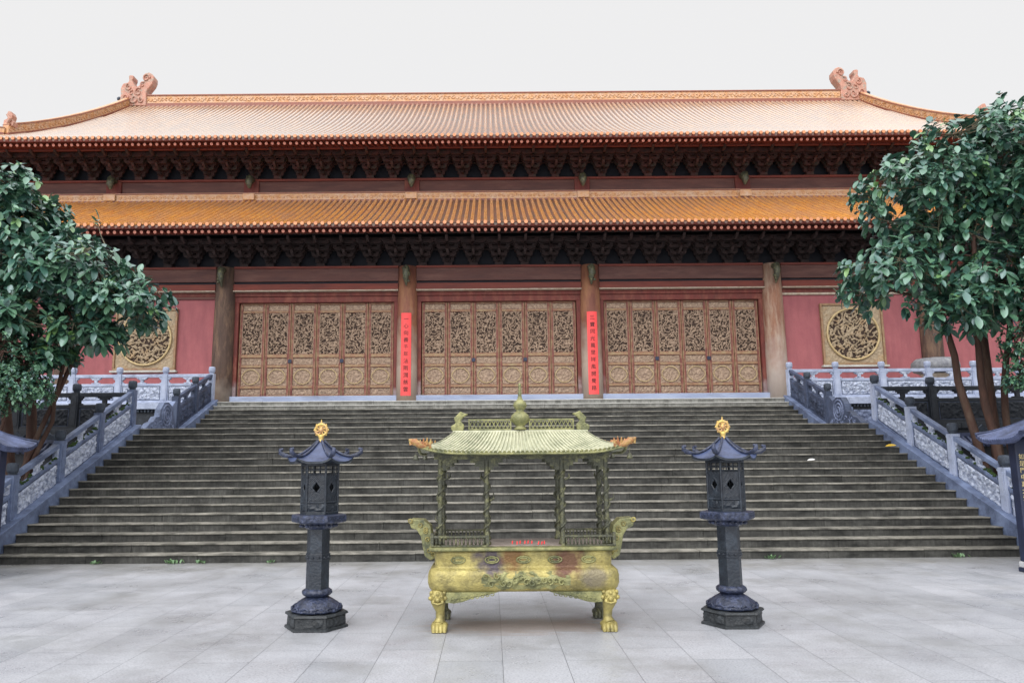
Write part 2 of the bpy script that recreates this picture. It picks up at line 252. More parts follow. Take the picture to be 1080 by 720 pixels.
# ------------------------------------------------------------------ mesh builder
ORG = {}
class MB:
    def __init__(s): s.v = []; s.f = []; s.m = []; s.s = []
    def add(s, vs, fs, mi=0, sm=False):
        o = len(s.v); s.v += [tuple(p) for p in vs]
        for f in fs: s.f.append(tuple(i + o for i in f)); s.m.append(mi); s.s.append(sm)
    def hexa(s, p, mi=0):   # p: 8 points, bottom ring then top ring
        s.add(p, [(3, 2, 1, 0), (4, 5, 6, 7), (0, 1, 5, 4), (1, 2, 6, 5), (2, 3, 7, 6), (3, 0, 4, 7)], mi)
    def box(s, x0, x1, y0, y1, z0, z1, mi=0, fn=None):
        p = [(x0, y0, z0), (x1, y0, z0), (x1, y1, z0), (x0, y1, z0), (x0, y0, z1), (x1, y0, z1), (x1, y1, z1), (x0, y1, z1)]
        if fn: p = [fn(*q) for q in p]
        s.hexa(p, mi)
    def tube(s, pts, rad, n=8, mi=0, caps=True, sm=True):
        pts = [Vector(p) for p in pts]
        if not isinstance(rad, (list, tuple)): rad = [rad] * len(pts)
        rings = []; up = None
        for i, p in enumerate(pts):
            d = (pts[min(i + 1, len(pts) - 1)] - pts[max(i - 1, 0)])
            d = d.normalized() if d.length > 1e-9 else Vector((0, 0, 1))
            if up is None: up = d.orthogonal().normalized()
            else:
                up = (up - d * up.dot(d)); up = up.normalized() if up.length > 1e-6 else d.orthogonal().normalized()
            q = d.cross(up)
            rings.append([p + (up * math.cos(2 * PI * k / n) + q * math.sin(2 * PI * k / n)) * rad[i] for k in range(n)])
        vs = [v for r in rings for v in r]; fs = []
        for i in range(len(pts) - 1):
            for k in range(n):
                a = i * n + k; b_ = i * n + (k + 1) % n
                fs.append((a, b_, b_ + n, a + n))
        s.add(vs, fs, mi, sm)
        if caps:
            s.add(rings[0], [tuple(range(n - 1, -1, -1))], mi); s.add(rings[-1], [tuple(range(n))], mi)
    def lathe(s, prof, c=(0, 0, 0), n=24, mi=0, ph=0.0, sm=True, sx=1, sy=1, wob=None):
        vs = []; fs = []
        for (r, z) in prof:
            for k in range(n):
                a = 2 * PI * k / n + ph; rr = r * (wob(a, z) if wob else 1)
                vs.append((c[0] + rr * math.cos(a) * sx, c[1] + rr * math.sin(a) * sy, c[2] + z))
        for i in range(len(prof) - 1):
            for k in range(n):
                a = i * n + k; b_ = i * n + (k + 1) % n; fs.append((a, b_, b_ + n, a + n))
        fs.append(tuple(range(n - 1, -1, -1))); fs.append(tuple(range((len(prof) - 1) * n, len(prof) * n)))
        s.add(vs, fs, mi, sm)
        for i in (1, 2): s.s[-i] = False
    def prism(s, outl, fn, t0, t1, mi=0):   # outline (u,v) list ccw ; fn(u,v,t)
        n = len(outl)
        vs = [fn(u, v, t0) for u, v in outl] + [fn(u, v, t1) for u, v in outl]
        fs = [tuple(range(n - 1, -1, -1)), tuple(range(n, 2 * n))] + [(i, (i + 1) % n, (i + 1) % n + n, i + n) for i in range(n)]
        s.add(vs, fs, mi)
    def relief(s, fn, w, h, nx, nz, depth, f, hole=None, mask=None, mi=0, skirt=True):
        """carved sheet: fn(u,v,t) places it, f(u,v) in 0..1 is the height"""
        vs = []; hv = []
        for j in range(nz + 1):
            for i in range(nx + 1):
                u = w * i / nx; v = h * j / nz; q = max(0.0, min(1.0, f(u, v)))
                if i in (0, nx) or j in (0, nz): q *= 0.3 if hole is None else 1
                hv.append(q); vs.append(fn(u, v, depth * q))
        fs = []
        for j in range(nz):
            for i in range(nx):
                a = j * (nx + 1) + i; ids = (a, a + 1, a + nx + 2, a + nx + 1)
                if hole is not None and sum(hv[k] for k in ids) / 4 < hole: continue
                if mask and not mask(w * (i + .5) / nx, h * (j + .5) / nz): continue
                fs.append(ids)
        s.add(vs, fs, mi, True)
    def build(s, name, mats, parent=None, bevel=0.0, loc=None):
        org = Vector(ORG.get(parent.name, (0, 0, 0))) if parent else Vector(loc or (0, 0, 0))
        me = bpy.data.meshes.new(name)
        me.from_pydata([tuple(Vector(p) - org) for p in s.v], [], s.f)
        if not isinstance(mats, (list, tuple)): mats = [mats]
        for m_ in mats: me.materials.append(m_)
        me.polygons.foreach_set('material_index', s.m); me.polygons.foreach_set('use_smooth', s.s)
        me.update()
        o = bpy.data.objects.new(name, me); COL.objects.link(o)
        if parent: o.parent = parent
        else: o.location = org
        ORG[o.name] = org
        if bevel:
            b = o.modifiers.new('bevel', 'BEVEL'); b.width = bevel; b.segments = 2; b.limit_method = 'ANGLE'; b.angle_limit = R(40)
        return o

def tag(o, label=None, cat=None, group=None, kind=None):
    if label: o['label'] = label
    if cat: o['category'] = cat
    if group: o['group'] = group
    if kind: o['kind'] = kind
    return o
def thing(name, label, cat, loc, group=None):
    o = bpy.data.objects.new(name, None); COL.objects.link(o); o.location = loc; o.empty_display_size = 0.3
    ORG[o.name] = Vector(loc); return tag(o, label, cat, group)
def inst(proto, parent, off, name=None, scale=None):
    c = proto.copy(); COL.objects.link(c); c.parent = parent; c.location = Vector(off)
    if scale: c.scale = scale
    return c
def copytree(o, parent=None):
    c = o.copy(); COL.objects.link(c); c.parent = parent
    for ch in [x for x in KIDS(o)]: copytree(ch, c)
    return c
def KIDS(o): return [x for x in bpy.data.objects if x.parent == o]

def scroll(seed, k=9.0, warp=0.35):
    def f(u, v):
        p = Vector((u * k + seed * 7.3, v * k - seed * 3.1, seed * 1.7))
        q = noise.noise_vector(p * 0.45) * warp * 3
        a = 1 - abs(2 * noise.noise(p + q)) * 1.9
        b_ = 1 - abs(2 * noise.noise(p * 1.7 + q * 1.3 + Vector((5, 5, 5)))) * 1.6
        return max(0.0, min(1.0, 0.62 * a + 0.45 * b_ - 0.02))
    return f

# ------------------------------------------------------------------ ground
g = MB(); g.add([(-90, -30, 0), (90, -30, 0), (90, 120, 0), (-90, 120, 0)], [(0, 1, 2, 3)])
tag(g.build('ground', M['paving']), kind='structure')

# ------------------------------------------------------------------ staircase
RI, TR = 0.138, 0.305
D0, HW = 12.49, 8.30
NL, NU = 17, 7
ZL = NL * RI                    # lower terrace level
DL = D0 + (NL - 1) * TR         # its edge
DU = 20.37                      # first riser of the upper flight
ZP = ZL + NU * RI               # platform level
DP = DU + (NU - 1) * TR
st = thing('stone_staircase', 'long flight of mossy grey stone steps climbing to the temple terrace', 'staircase', (0, D0, 0))
_rs = random.Random(3)
def step(y, z, depth, mats, hw=HW):
    b = MB()
    xs = [-hw]; 
    while xs[-1] < hw - 2.4: xs.append(xs[-1] + _rs.uniform(1.3, 2.2))
    xs.append(hw)
    for a, c in zip(xs[:-1], xs[1:]):
        dz = _rs.uniform(-0.003, 0.003); dy = _rs.uniform(-0.005, 0.005)
        b.box(a + .002, c - .002, y + dy, y + depth, z - RI - 0.02, z - 0.026, 0)
        b.box(a + .002, c - .002, y - 0.022 + dy, y + depth - 0.004, z - 0.024 + dz, z + dz, 1)
    return b.build('step', mats, st, bevel=0.006)
for k in range(1, NL + 1):
    step(D0 + (k - 1) * TR, k * RI, TR + 0.06 if k < NL else 0.45, [M['riser'], M['nosing']])
for k in range(1, NU + 1):
    cl_ = k >= NU - 1
    step(DU + (k - 1) * TR, ZL + k * RI, TR + 0.06 if k < NU else 0.40, [M['riser_clean'] if cl_ else M['riser'], M['nosing_clean'] if cl_ else M['nosing']])
NOS = RI / TR
def nose(y): return (y - D0) * NOS + RI
for sx in (-1, 1):   # stringers
    b = MB()
    xa, xb = sorted((sx * (HW + 0.005), sx * (HW + 0.46)))
    y0, y1 = D0 - 0.55, DL + 0.1
    b.hexa([(xa, y0, 0), (xb, y0, 0), (xb, y1, 0), (xa, y1, 0), (xa, y0, nose(y0) + .24), (xb, y0, nose(y0) + .24), (xb, y1, ZL + .10), (xa, y1, ZL + .10)])
    b.build('side_ramp', M['blue'], st, bevel=0.01)
    b = MB()
    y0, y1 = DU - 0.5, DP + 0.1; nz = lambda y: (y - DU) * NOS + RI + ZL
    b.hexa([(xa, y0, ZL), (xb, y0, ZL), (xb, y1, ZL), (xa, y1, ZL), (xa, y0, nz(y0) + .20), (xb, y0, nz(y0) + .20), (xb, y1, ZP + .08), (xa, y1, ZP + .08)])
    b.build('side_ramp', M['blue'], st, bevel=0.01)

# terraces
def slabs(b, x0, x1, y0, y1, z, th, mi=0, sx=1.6):
    x = x0
    while x < x1 - 1e-6:
        c = min(x1, x + sx); b.box(x + .002, c - .002, y0, y1, z - th, z, mi); x = c
lt = thing('lower_terrace', 'dark stone terrace with carved retaining wall at the head of the lower steps', 'terrace', (0, DL, 0))
b = MB(); b.box(-26, 26, DL + 0.46, DP - 0.3, 0.0, ZL - 0.10); b.build('core', M['dark'], lt)
b = MB(); slabs(b, -26, 26, DL + 0.455, DU + 0.3, ZL - 0.004, 0.09); b.build('floor_slab', M['riser_clean'], lt)
for sx in (-1, 1):
    b = MB(); xa, xb = sorted((sx * (HW + 0.47), sx * 26))
    slabs(b, xa, xb, DL - 0.08, DL + 0.45, ZL, 0.14); b.build('coping', M['dark'], lt, bevel=0.01)
    b = MB(); b.box(xa, xb, DL + 0.05, DL + 0.45, 0, ZL - 0.14); 
    for i in range(11):
        x0 = xa + 0.1 + i * 1.55
        if x0 + 1.3 < xb:
            b.relief(lambda u, v, t, x0=x0: (x0 + u, DL + 0.047 - t, 1.05 + v), 1.3, 0.9, 36, 24, 0.05, scroll(i + 40 * sx, 6))
    b.build('retaining_wall', M['dark'], lt)
    # dark tiled coping low on the wall
    b = MB(); b.box(xa, xb, DL - 0.40, DL + 0.02, 1.62, 1.70); b.build('ledge', M['dark'], lt)

up = thing('upper_platform', 'pale carved stone platform that carries the temple hall', 'platform', (0, DP, ZL))
b = MB(); b.box(-26, 26, DP + 0.40, 48, 0.0, ZP - 0.05); b.build('core', M['dark'], up)
b = MB(); slabs(b, -26, 26, DP + 0.4, 26.5, ZP - 0.003, 0.05); b.build('floor_slab', M['nosing_clean'], up)
for sx in (-1, 1):
    xa, xb = sorted((sx * (HW + 0.47), sx * 26))
    b = MB(); slabs(b, xa, xb, DP - 0.12, DP + 0.40, ZP, 0.20, 0, 1.36); b.build('coping', M['pale'], up, bevel=0.01)
    b = MB(); b.box(xa, xb, DP + 0.0, DP + 0.40, ZL, ZP - 0.2); b.build('fascia', M['dark'], up)
    b = MB(); x = xa
    while x < xb - 0.1:
        b.box(x, x + 0.05, DP - 0.075, DP + .0, ZP - 0.28, ZP - 0.203); x += 0.10
    b.build('tooth_moulding', M['darkcap'], up)
    for i in range(9):
        x0 = min(xa, xb) + 0.15 + i * 1.36
        if x0 + 1.1 > max(xa, xb): break
        b = MB(); b.relief(lambda u, v, t, x0=x0: (x0 + u, DP - 0.01 - t, ZL + 0.12 + v), 1.1, 0.48, 30, 16, 0.06, scroll(i + 9 * sx, 7))
        b.build('carved_panel', M['carve_blue'], up)
        b = MB(); b.box(x0 + 1.13, x0 + 1.33, DP - 0.07, DP - 0.002, ZL + 0.02, ZP - 0.29); b.build('pilaster', M['blue'], up, bevel=0.01)
    b = MB(); b.box(xa, xb, DP - 0.14, DP - 0.001, ZL, ZL + 0.10); b.build('base_course', M['blue'], up, bevel=0.01)

# ------------------------------------------------------------------ balustrades
def balustrade(name, label, A, B, n, mp_, mrail, mpan, mcap, ph=0.84, ends=(1, 1), group=None, faces=(1, -1), caph=0.21, mossy=False, seed=1, cat='balustrade'):
    A = Vector(A); B = Vector(B); d = B - A; hl = math.hypot(d.x, d.y); U = Vector((d.x, d.y, 0)) / hl; sl = d.z / hl
    Nn = U.cross(Vector((0, 0, 1)))
    root = thing(name, label, cat, A, group)
    P = lambda u, v, w: A + U * u + Vector((0, 0, v + sl * u)) + Nn * w
    sp = hl / n; hw = 0.085
    pr = None
    for i in range(n + 1):
        if (i == 0 and not ends[0]) or (i == n and not ends[1]): continue
        off = U * (sp * i) + Vector((0, 0, sl * sp * i))
        if pr is None:
            b = MB(); o = A + off
            Q = lambda x, y, z: o + U * x + Nn * y + Vector((0, 0, z))
            b.box(-hw, hw, -hw, hw, -0.12, ph, 0, Q)
            for sgn in (1, -1):
                b.box(-hw + .03, hw - .03, sgn * (hw + .006) - .005, sgn * (hw + .006) + .005, 0.08, ph - .08, 0, Q)
            pr = b.build('post', mp_, root, bevel=0.012)
            b = MB()
            prof = [(0.055, 0), (0.075, 0.012), (0.06, 0.03), (0.085, 0.045), (0.095, caph * .45), (0.094, caph * .8), (0.08, caph * .95), (0.03, caph)]
            b.lathe(prof, tuple(o + Vector((0, 0, ph + .001))), 16, wob=lambda a, z: 1 + 0.05 * math.cos(8 * a) * (0.05 < z < caph * .9))
            pc = b.build('post_cap', mcap, pr)
            p0 = off
        else:
            q = inst(pr, root, off - p0); c = inst(pc, q, (0, 0, 0))
    PB = lambda x, y, z: P(x, z, y)
    for i in range(n):
        u0 = sp * i + hw - .004; u1 = sp * (i + 1) - hw + .004
        b = MB(); b.box(u0, u1, -.055, .055, ph - .10, ph - .005, 0, PB)
        b.build('handrail', mrail, root, bevel=0.012)
        b = MB()
        b.box(u0, u1, -.05, .05, ph * .62 - .03, ph * .62 + .04, 0, PB)   # mid rail
        b.box(u0, u1, -.04, .04, 0.02, ph * .62 - .03, 0, PB)      # slab
        b.box(u0, u1, -.07, .07, -0.10, 0.06, 0, PB)       # foot rail
        um = (u0 + u1) / 2
        cs_ = []
        for (c, hwid, e0, e1) in ((u0, .09, 0, 1), (um, .15, -1, 1), (u1, .09, -1, 0)):   # cloud shaped supports
            c_ = MB(); cs_.append(c_)
            for (f, va, vb, t_) in ((1.0, ph - .135, ph - .100, .046), (.72, ph - .165, ph - .134, .042), (.32, ph * .62 + .055, ph - .164, .036), (.8, ph * .62 + .041, ph * .62 + .07, .042)):
                c_.box(c + e0 * hwid * f, c + e1 * hwid * f, -t_, t_, va, vb, 0, PB)
        o_ = b.build('panel', mrail, root, bevel=0.008)
        for c_ in cs_: c_.build('cloud_support', mpan, o_, bevel=0.008)
        b = MB()     # recessed frame line round the carving
        for sgn in faces:
            for (q0, q1, r0, r1) in ((u0 + .045, u1 - .045, .075, .088), (u0 + .045, u1 - .045, ph * .62 - .058, ph * .62 - .045), (u0 + .045, u0 + .058, .088, ph * .62 - .058), (u1 - .058, u1 - .045, .088, ph * .62 - .058)):
                b.box(q0, q1, *sorted((sgn * .0405, sgn * .046)), r0, r1, 0, PB)
        b.build('frame_line', M['navy'], o_)
        b = MB()
        for sgn in faces:
            b.relief(lambda u, v, t: P(u0 + .07 + u, 0.09 + v, sgn * (.041 + t)), (u1 - u0) - .14, ph * .62 - .15, 52, 18, 0.045,
                     scroll(seed + i * 3 + sgn, 11, .5))
        b.build('carved_relief', mpan, o_)
        if mossy and random.Random(seed * 31 + i).random() < .9:
            b = MB(); rr = random.Random(seed * 7 + i)
            for _ in range(26):
                u = rr.uniform(u0, u1); q = P(u, ph * .62 + .05, rr.uniform(-.04, .04)); r_ = rr.uniform(.015, .04)
                b.lathe([(r_, -.01), (r_ * .9, r_ * .5), (r_ * .3, r_ * .9)], tuple(q), 6)
            tag(b.build('moss_tuft', M['moss'], o_), kind='stuff')
    return root

BX = HW + 0.23
ysl = DL - 4 * 1.385
balustrade('stair_balustrade', 'pale blue carved balustrade sloping down the left edge of the lower steps', (-BX, ysl, nose(ysl) + .10), (-BX, DL + 0.02, ZL + .05), 4, M['blue'], M['blue'], M['carve'], M['darkcap'], mossy=True, seed=3)
balustrade('stair_balustrade', 'pale blue carved balustrade sloping down the right edge of the lower steps', (BX, ysl, nose(ysl) + .10), (BX, DL + 0.02, ZL + .05), 4, M['pale'], M['blue'], M['carve'], M['darkcap'], mossy=True, seed=5)
for sx, sd_ in ((-1, 'left'), (1, 'right')):
    bl = balustrade('stair_balustrade', 'short carved balustrade with a scrolled end stone on the %s of the upper steps' % sd_,
                (sx * BX, 19.85, ZL + .10), (sx * BX, DP + .1, ZP + .02), 2, M['navy'], M['navy'], M['navy'], M['darkcap'], seed=8 + sx, ends=(1, 0))
    # scrolled drum stone
    b = MB()
    ol = [(0, 0), (0, .80), (-.12, .80), (-.30, .66), (-.52, .74), (-.78, .72), (-.96, .54), (-1.02, .36), (-1.2, .34), (-1.34, .22), (-1.52, .18), (-1.72, .06), (-1.75, 0)]
    ol = [(u, v) for u, v in ol][::-1]
    xo = sx * BX; y00 = 19.76
    b.prism(ol, lambda u, v, t: (xo + t, y00 + u, ZL + v), -.075, .075)
    o_ = b.build('scroll_stone', M['navy'] if sx > 0 else M['blue'], bl, bevel=0.012)
    b = MB()
    for sgn in (1, -1):
        for rr_ in (.26, .17, .08):
            b.tube([(xo + sgn * .078, y00 - .62 + rr_ * math.cos(a), ZL + .40 + rr_ * math.sin(a)) for a in [2 * PI * i / 20 for i in range(21)]], .022, 6)
        for k in range(9):
            a0 = random.Random(k).uniform(0, 6); c0 = -(.15 + .16 * k); h0 = .18 if k % 2 else .1
            b.tube([(xo + sgn * .078, y00 + c0 + .012 * t * math.cos(a0 + t * .7), ZL + h0 + .010 * t * math.sin(a0 + t * .7)) for t in range(9)], .016, 5)
    b.build('scroll_carving', M['carve_blue'], bl)
for sx, sd_ in ((-1, 'left'), (1, 'right')):
    balustrade('platform_balustrade', 'pale white stone balustrade along the platform edge in front of the %s round window' % sd_,
               (sx * BX, DP + .08, ZP + .0), (sx * (BX + 1.36 * 8), DP + .08, ZP + .0), 8, M['pale'], M['pale'], M['carve'], M['pale'], seed=20 + sx)
    balustrade('terrace_balustrade', 'shade-darkened balustrade along the lower terrace behind the %s tree' % sd_,
               (sx * (BX + .0), DL + .10, ZL + .0), (sx * (BX + 1.32 * 8), DL + .10, ZL + .0), 8, M['dark'], M['dark'], M['dark'], M['darkcap'], seed=30 + sx, ends=(0, 1))  # dark stone here paints in that these rails are unlit

# ------------------------------------------------------------------ temple hall
hall = thing('temple_hall', 'large red temple hall with two tiers of orange glazed tile roof', 'temple hall', (0, 25, ZP))
H0 = ORG[hall.name]
YC, YD = 25.0, 25.22      # column line, door plane
CX = [3.07, 9.2, 14.4, 19.3]
ZB = 8.03                 # beam top, lower storey
colmats = {-9.2: 'col_brown', -3.07: 'col_red', 3.07: 'col_red', 9.2: 'col_pale'}
for cx in sorted([c for c in CX] + [-c for c in CX]):
    b = MB(); prof = [(.35, 0), (.345, 1.2), (.335, 2.8), (.31, ZB - ZP - .16), (.29, ZB - ZP - .02)]
    b.lathe([(r_, z + .16) for r_, z in prof[:-1]] + [(.29, ZB - ZP)], (cx, YC, ZP), 28)
    cm = colmats.get(cx, 'col_brown')
    c = b.build('column', M[cm], hall)
    b = MB(); b.lathe([(.50, 0), (.50, .05), (.42, .10), (.38, .158)], (cx, YC, ZP), 28); b.build('column_base', M['whitewood'] if abs(cx) < 9 else M['nosing_clean'], c)
    # carved beast head corbel on the column top
    b = MB(); rr = random.Random(int(cx * 10))
    b.tube([(cx, YC - .3, ZB - .12), (cx, YC - .52, ZB - .16), (cx, YC - .58, ZB - .34), (cx, YC - .50, ZB - .55), (cx, YC - .40, ZB - .72)], [.10, .12, .11, .08, .02], 8)
    for k in range(10):
        b.lathe([(.035, -.03), (.05, 0), (.02, .04)], (cx + rr.uniform(-.1, .1), YC - .60 + rr.uniform(-.02, .08), ZB - .1 - k * .055), 6)
    b.build('carved_corbel', M['brassdark'], c)
# red worn strips (pale edge boards) behind the couplets
def bays():
    xs = sorted([-c for c in CX] + CX)
    return list(zip(xs[:-1], xs[1:]))
for (a, c) in bays():
    x0, x1 = a + .30, c - .30
    def bm(y, t, z0, z1, m_, nm='tie_beam', bev=.012):
        b = MB(); b.box(x0, x1, y, y + t, z0, z1); return b.build(nm, M[m_], hall, bevel=bev)
    bm(YC - .13, .30, 7.54, 7.98, 'beam'); bm(YC - .16, .34, 7.985, 8.06, 'redbeam', 'cornice_board')
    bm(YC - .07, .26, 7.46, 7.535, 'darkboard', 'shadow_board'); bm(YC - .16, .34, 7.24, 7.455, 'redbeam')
    bm(YC - .02, .22, 7.06, 7.20, 'redwood', 'lintel_board'); bm(YC - .19, .30, 7.203, 7.237, 'whitewood', 'dusty_ledge', .006)
    if abs((a + c) / 2) < 8:
        # door bay
        dw = .865; n = 6; tw = dw * n; xm = (a + c) / 2; dz0, dz1 = 3.70, 6.86
        bm(YC + .03, .20, dz1 + .0, 7.055, 'redwood', 'door_header')
        for (q0, q1) in ((x0 - .02, xm - tw / 2 - .015), (xm + tw / 2 + .015, x1 + .02)):
            b = MB(); b.box(q0, q1, YC + .03, YC + .23, dz0 - .05, dz1 - .002); b.build('door_jamb', M['redwood'], hall, bevel=.01)
        b = MB(); b.box(a + .28, c - .28, YC - .12, YC + .5, ZP, dz0 - .005); b.build('threshold', M['sill'], hall, bevel=.015)
        for i in range(n):
            bx = xm - tw / 2 + dw * i + .008; wd = dw - .016; Y = YD
            b = MB(); st_ = .085
            FR = lambda u0, u1, v0, v1, y0=0.0, y1=.07, mi=0: b.box(bx + u0, bx + u1, Y - y1, Y - y0, dz0 + v0, dz0 + v1, mi)
            Hh = dz1 - dz0 - .01
            FR(0, st_, 0, Hh); FR(wd - st_, wd, 0, Hh)
            FR(.004, .026, 0.01, Hh - .01, .07, .082, 1); FR(wd - .026, wd - .004, 0.01, Hh - .01, .07, .082, 1)
            rails = [0, .28, .36, .98, 1.08, 1.31, 1.40, 2.86, 2.94, Hh]
            for (v0, v1) in ((0, .05), (.27, .36), (.97, 1.06), (1.30, 1.42), (2.82, 2.90), (Hh - .05, Hh)):
                FR(st_ - .001, wd - st_ + .001, v0, v1, 0, .068)
                FR(st_ + .01, wd - st_ - .01, v0 + .012, v1 - .012, .068, .076, 1)
            leaf = b.build('door_leaf', [M['doorred'], M['tan']], hall, bevel=.006)
            b = MB(); b.box(bx + st_, bx + wd - st_, Y - .012, Y - .002, dz0 + .05, dz0 + Hh - .05); b.build('backing_board', M['hole'], leaf)
            iw = wd - 2 * st_
            for (nm, v0, v1, hole, kk, sd2) in (('bottom_panel', .05, .27, None, 14, 1), ('waist_panel', 1.06, 1.30, None, 15, 2), ('top_panel', 2.90, Hh - .05, None, 15, 3)):
                b = MB(); b.relief(lambda u, v, t: (bx + st_ + u, Y - .022 - t, dz0 + v0 + v), iw, v1 - v0, 36, 12, .035, scroll(sd2 + i % 3 * 5, kk), hole)
                b.build(nm, M['gild'], leaf)
            # pierced lattice
            b = MB(); b.relief(lambda u, v, t: (bx + st_ + u, Y - .028 - t, dz0 + 1.42 + v), iw, 1.40, 46, 94, .05, scroll(10 + (i * 7 + int(a)) % 5 * 3, 13), .17)
            for q in (0, 1):   # bead frame round the lattice
                xx = bx + st_ + .012 + q * (iw - .024); b.tube([(xx, Y - .06, dz0 + 1.44), (xx, Y - .06, dz0 + 2.80)], .014, 5)
            b.build('pierced_lattice', M['gild'], leaf)
            # medallion
            b = MB(); v0 = .36; mh = .61
            b.relief(lambda u, v, t: (bx + st_ + u, Y - .022 - t, dz0 + v0 + v), iw, mh, 36, 32, .035, scroll(6 + i % 2, 11), None)
            b.build('medallion_panel', M['gild'], leaf)
            b = MB(); cu, cv = bx + wd / 2, dz0 + v0 + mh / 2
            pts = []
            for k in range(33):
                t_ = 2 * PI * k / 32; rr_ = .235 * (1 + .10 * abs(math.cos(2 * t_)) ** 2.0 * (1 if abs(math.cos(t_)) > .7 else -.2))
                pts.append((cu + rr_ * math.cos(t_) * 1.12, Y - .068, cv + rr_ * math.sin(t_) * 1.08))
            b.tube(pts, .013, 5, caps=False); b.build('medallion_ring', M['goldline'], leaf)
            if i % 2 == 1 and i < 5:
                b = MB(); b.box(bx + wd - .05, bx + wd + .07, Y - .11, Y - .085, dz0 + 1.12, dz0 + 1.24); b.build('lock_plate', M['kpost'], leaf, bevel=.006)
    else:
        xm = (a + c) / 2
        b = MB(); b.box(x0 - .1, x1 + .1, YC + .05, YC + .45, ZP, 7.055); 
        b.build('plaster_wall', M['wall'], hall)
        b = MB(); b.box(x0, x1, YC - .02, YC + .048, 6.98, 7.055); b.build('wall_frieze', M['whitewood'] if a > 0 else M['beam'], hall, bevel=.01)
        if abs(xm) < 13:
            # round carved window in a square frame
            S = 1.04; cz = 5.63; Y = YC + .05
            b = MB()
            for (q0, q1, r0, r1) in ((-S, S, -S, -S + .07), (-S, S, S - .07, S), (-S, -S + .07, -S + .07, S - .07), (S - .07, S, -S + .07, S - .07)):
                b.box(xm + q0, xm + q1, Y - .11, Y - .002, cz + r0, cz + r1)
            wn = b.build('round_window', M['tan'], hall, bevel=.01)
            b = MB(); b.box(xm - S - .06, xm + S + .06, Y - .16, Y - .003, cz - S - .07, cz - S - .003); b.build('window_sill', M['nosing_clean'], wn, bevel=.01)
            b = MB(); b.box(xm - S + .07, xm + S - .07, Y - .03, Y - .004, cz - S + .07, cz + S - .07); b.build('backing_board', M['hole'], wn)
            W2 = 2 * (S - .07)
            b = MB(); b.relief(lambda u, v, t: (xm - W2 / 2 + u, Y - .05 - t, cz - W2 / 2 + v), W2, W2, 84, 84, .03, scroll(51, 12),
                               mask=lambda u, v: math.hypot(u - W2 / 2, v - W2 / 2) > .84)
            b.build('corner_carving', M['gild2'], wn)
            b = MB(); b.relief(lambda u, v, t: (xm - W2 / 2 + u, Y - .045 - t, cz - W2 / 2 + v), W2, W2, 96, 96, .07, scroll(61 if xm < 0 else 64, 9.0), .16,
                               mask=lambda u, v: math.hypot(u - W2 / 2, v - W2 / 2) < .86)
            b.build('pierced_roundel', M['gild2'], wn)
            b = MB(); b.tube([(xm + .86 * math.cos(t_), Y - .10, cz + .86 * math.sin(t_)) for t_ in [2 * PI * k / 48 for k in range(49)]], .035, 8, caps=False)
            b.build('ring_moulding', M['goldline'], wn)
# body behind the facade
b = MB(); b.box(-19.2, 19.2, YC + .5, 41.0, ZP, 9.2); b.build('inner_wall', M['wall'], hall)

# upper storey
YU = 27.0; ZU = 11.93
UX = [3.15, 9.1, 14.2, 18.3]
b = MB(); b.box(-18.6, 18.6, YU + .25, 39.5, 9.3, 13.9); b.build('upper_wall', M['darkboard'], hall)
b = MB(); b.box(-18.6, 18.6, YU - .05, YU + .24, 11.16, ZU - .09); b.build('upper_beam', M['beam'], hall, bevel=.015)
b = MB(); b.box(-18.65, 18.65, YU - .10, YU + .24, ZU - .085, ZU); b.build('cornice_board', M['redbeam'], hall, bevel=.01)
for cx in sorted(UX + [-c for c in UX] + [0 + 0 * 1]) if False else sorted(UX + [-c for c in UX]):
    b = MB(); b.box(cx - .28, cx + .28, YU - .14, YU + .1, 11.12, ZU - .09); c = b.build('stub_column', M['redwood'], hall, bevel=.03)
    b = MB(); b.tube([(cx, YU - .1, ZU - .06), (cx, YU - .36, ZU - .08), (cx, YU - .42, ZU - .26), (cx, YU - .34, ZU - .44)], [.13, .15, .13, .04], 8)
    b.build('carved_corbel', M['brassdark'], c)

# bracket sets (dougong)
def bracket_mesh(m_):
    b = MB()
    def bl(x0, x1, y0, y1, z0, z1): b.box(x0, x1, y0, y1, z0, z1)
    bl(-.13, .13, -.13, .13, .0, .10); bl(-.09, .09, -.10, .10, .101, .13)
    for k in range(4):
        z = .13 + .165 * k; fy = -.27 * k
        for j in range(k + 1):
            yy = -.27 * j; half = min(.19 + .075 * k, .418)
            b.prism([(-half, .05), (-half + .07, 0), (half - .07, 0), (half, .05), (half, .10), (-half, .10)],
                    lambda u, v, t, yy=yy, z=z: (u, yy + t, z + v), -.045, .045)
            for sx in (-half + .05, 0, half - .05):
                bl(sx - .055, sx + .055, yy - .058, yy + .058, z + .101, z + .160)
        # projecting arm with upturned beak
        b.prism([(.10, .0), (fy - .18, .0), (fy - .34, .05 if k % 2 else -.03), (fy - .42, .15 if k % 2 else -.05), (fy - .22, .115), (.10, .115)][::-1],
                lambda u, v, t, z=z: (t, u, z + v), -.042, .042)
    return b
ZOFF = 0.0
def brackets(y, z, xs, m_, sc):
    b = bracket_mesh(m_); b.v = [(p[0] * sc[0], p[1] * sc[1], p[2] * sc[2]) for p in b.v]
    b.v = [(p[0] + xs[0], p[1] + y, p[2] + z) for p in b.v]
    pr = b.build('bracket_set', M[m_], hall)
    for x in xs[1:]: inst(pr, hall, (x - xs[0], 0, 0))
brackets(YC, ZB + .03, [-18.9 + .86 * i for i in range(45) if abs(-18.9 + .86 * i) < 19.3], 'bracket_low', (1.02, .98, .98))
brackets(YU, ZU + .002, [-18.47 + .86 * i for i in range(44)], 'bracket', (1.02, .98, 1.0))
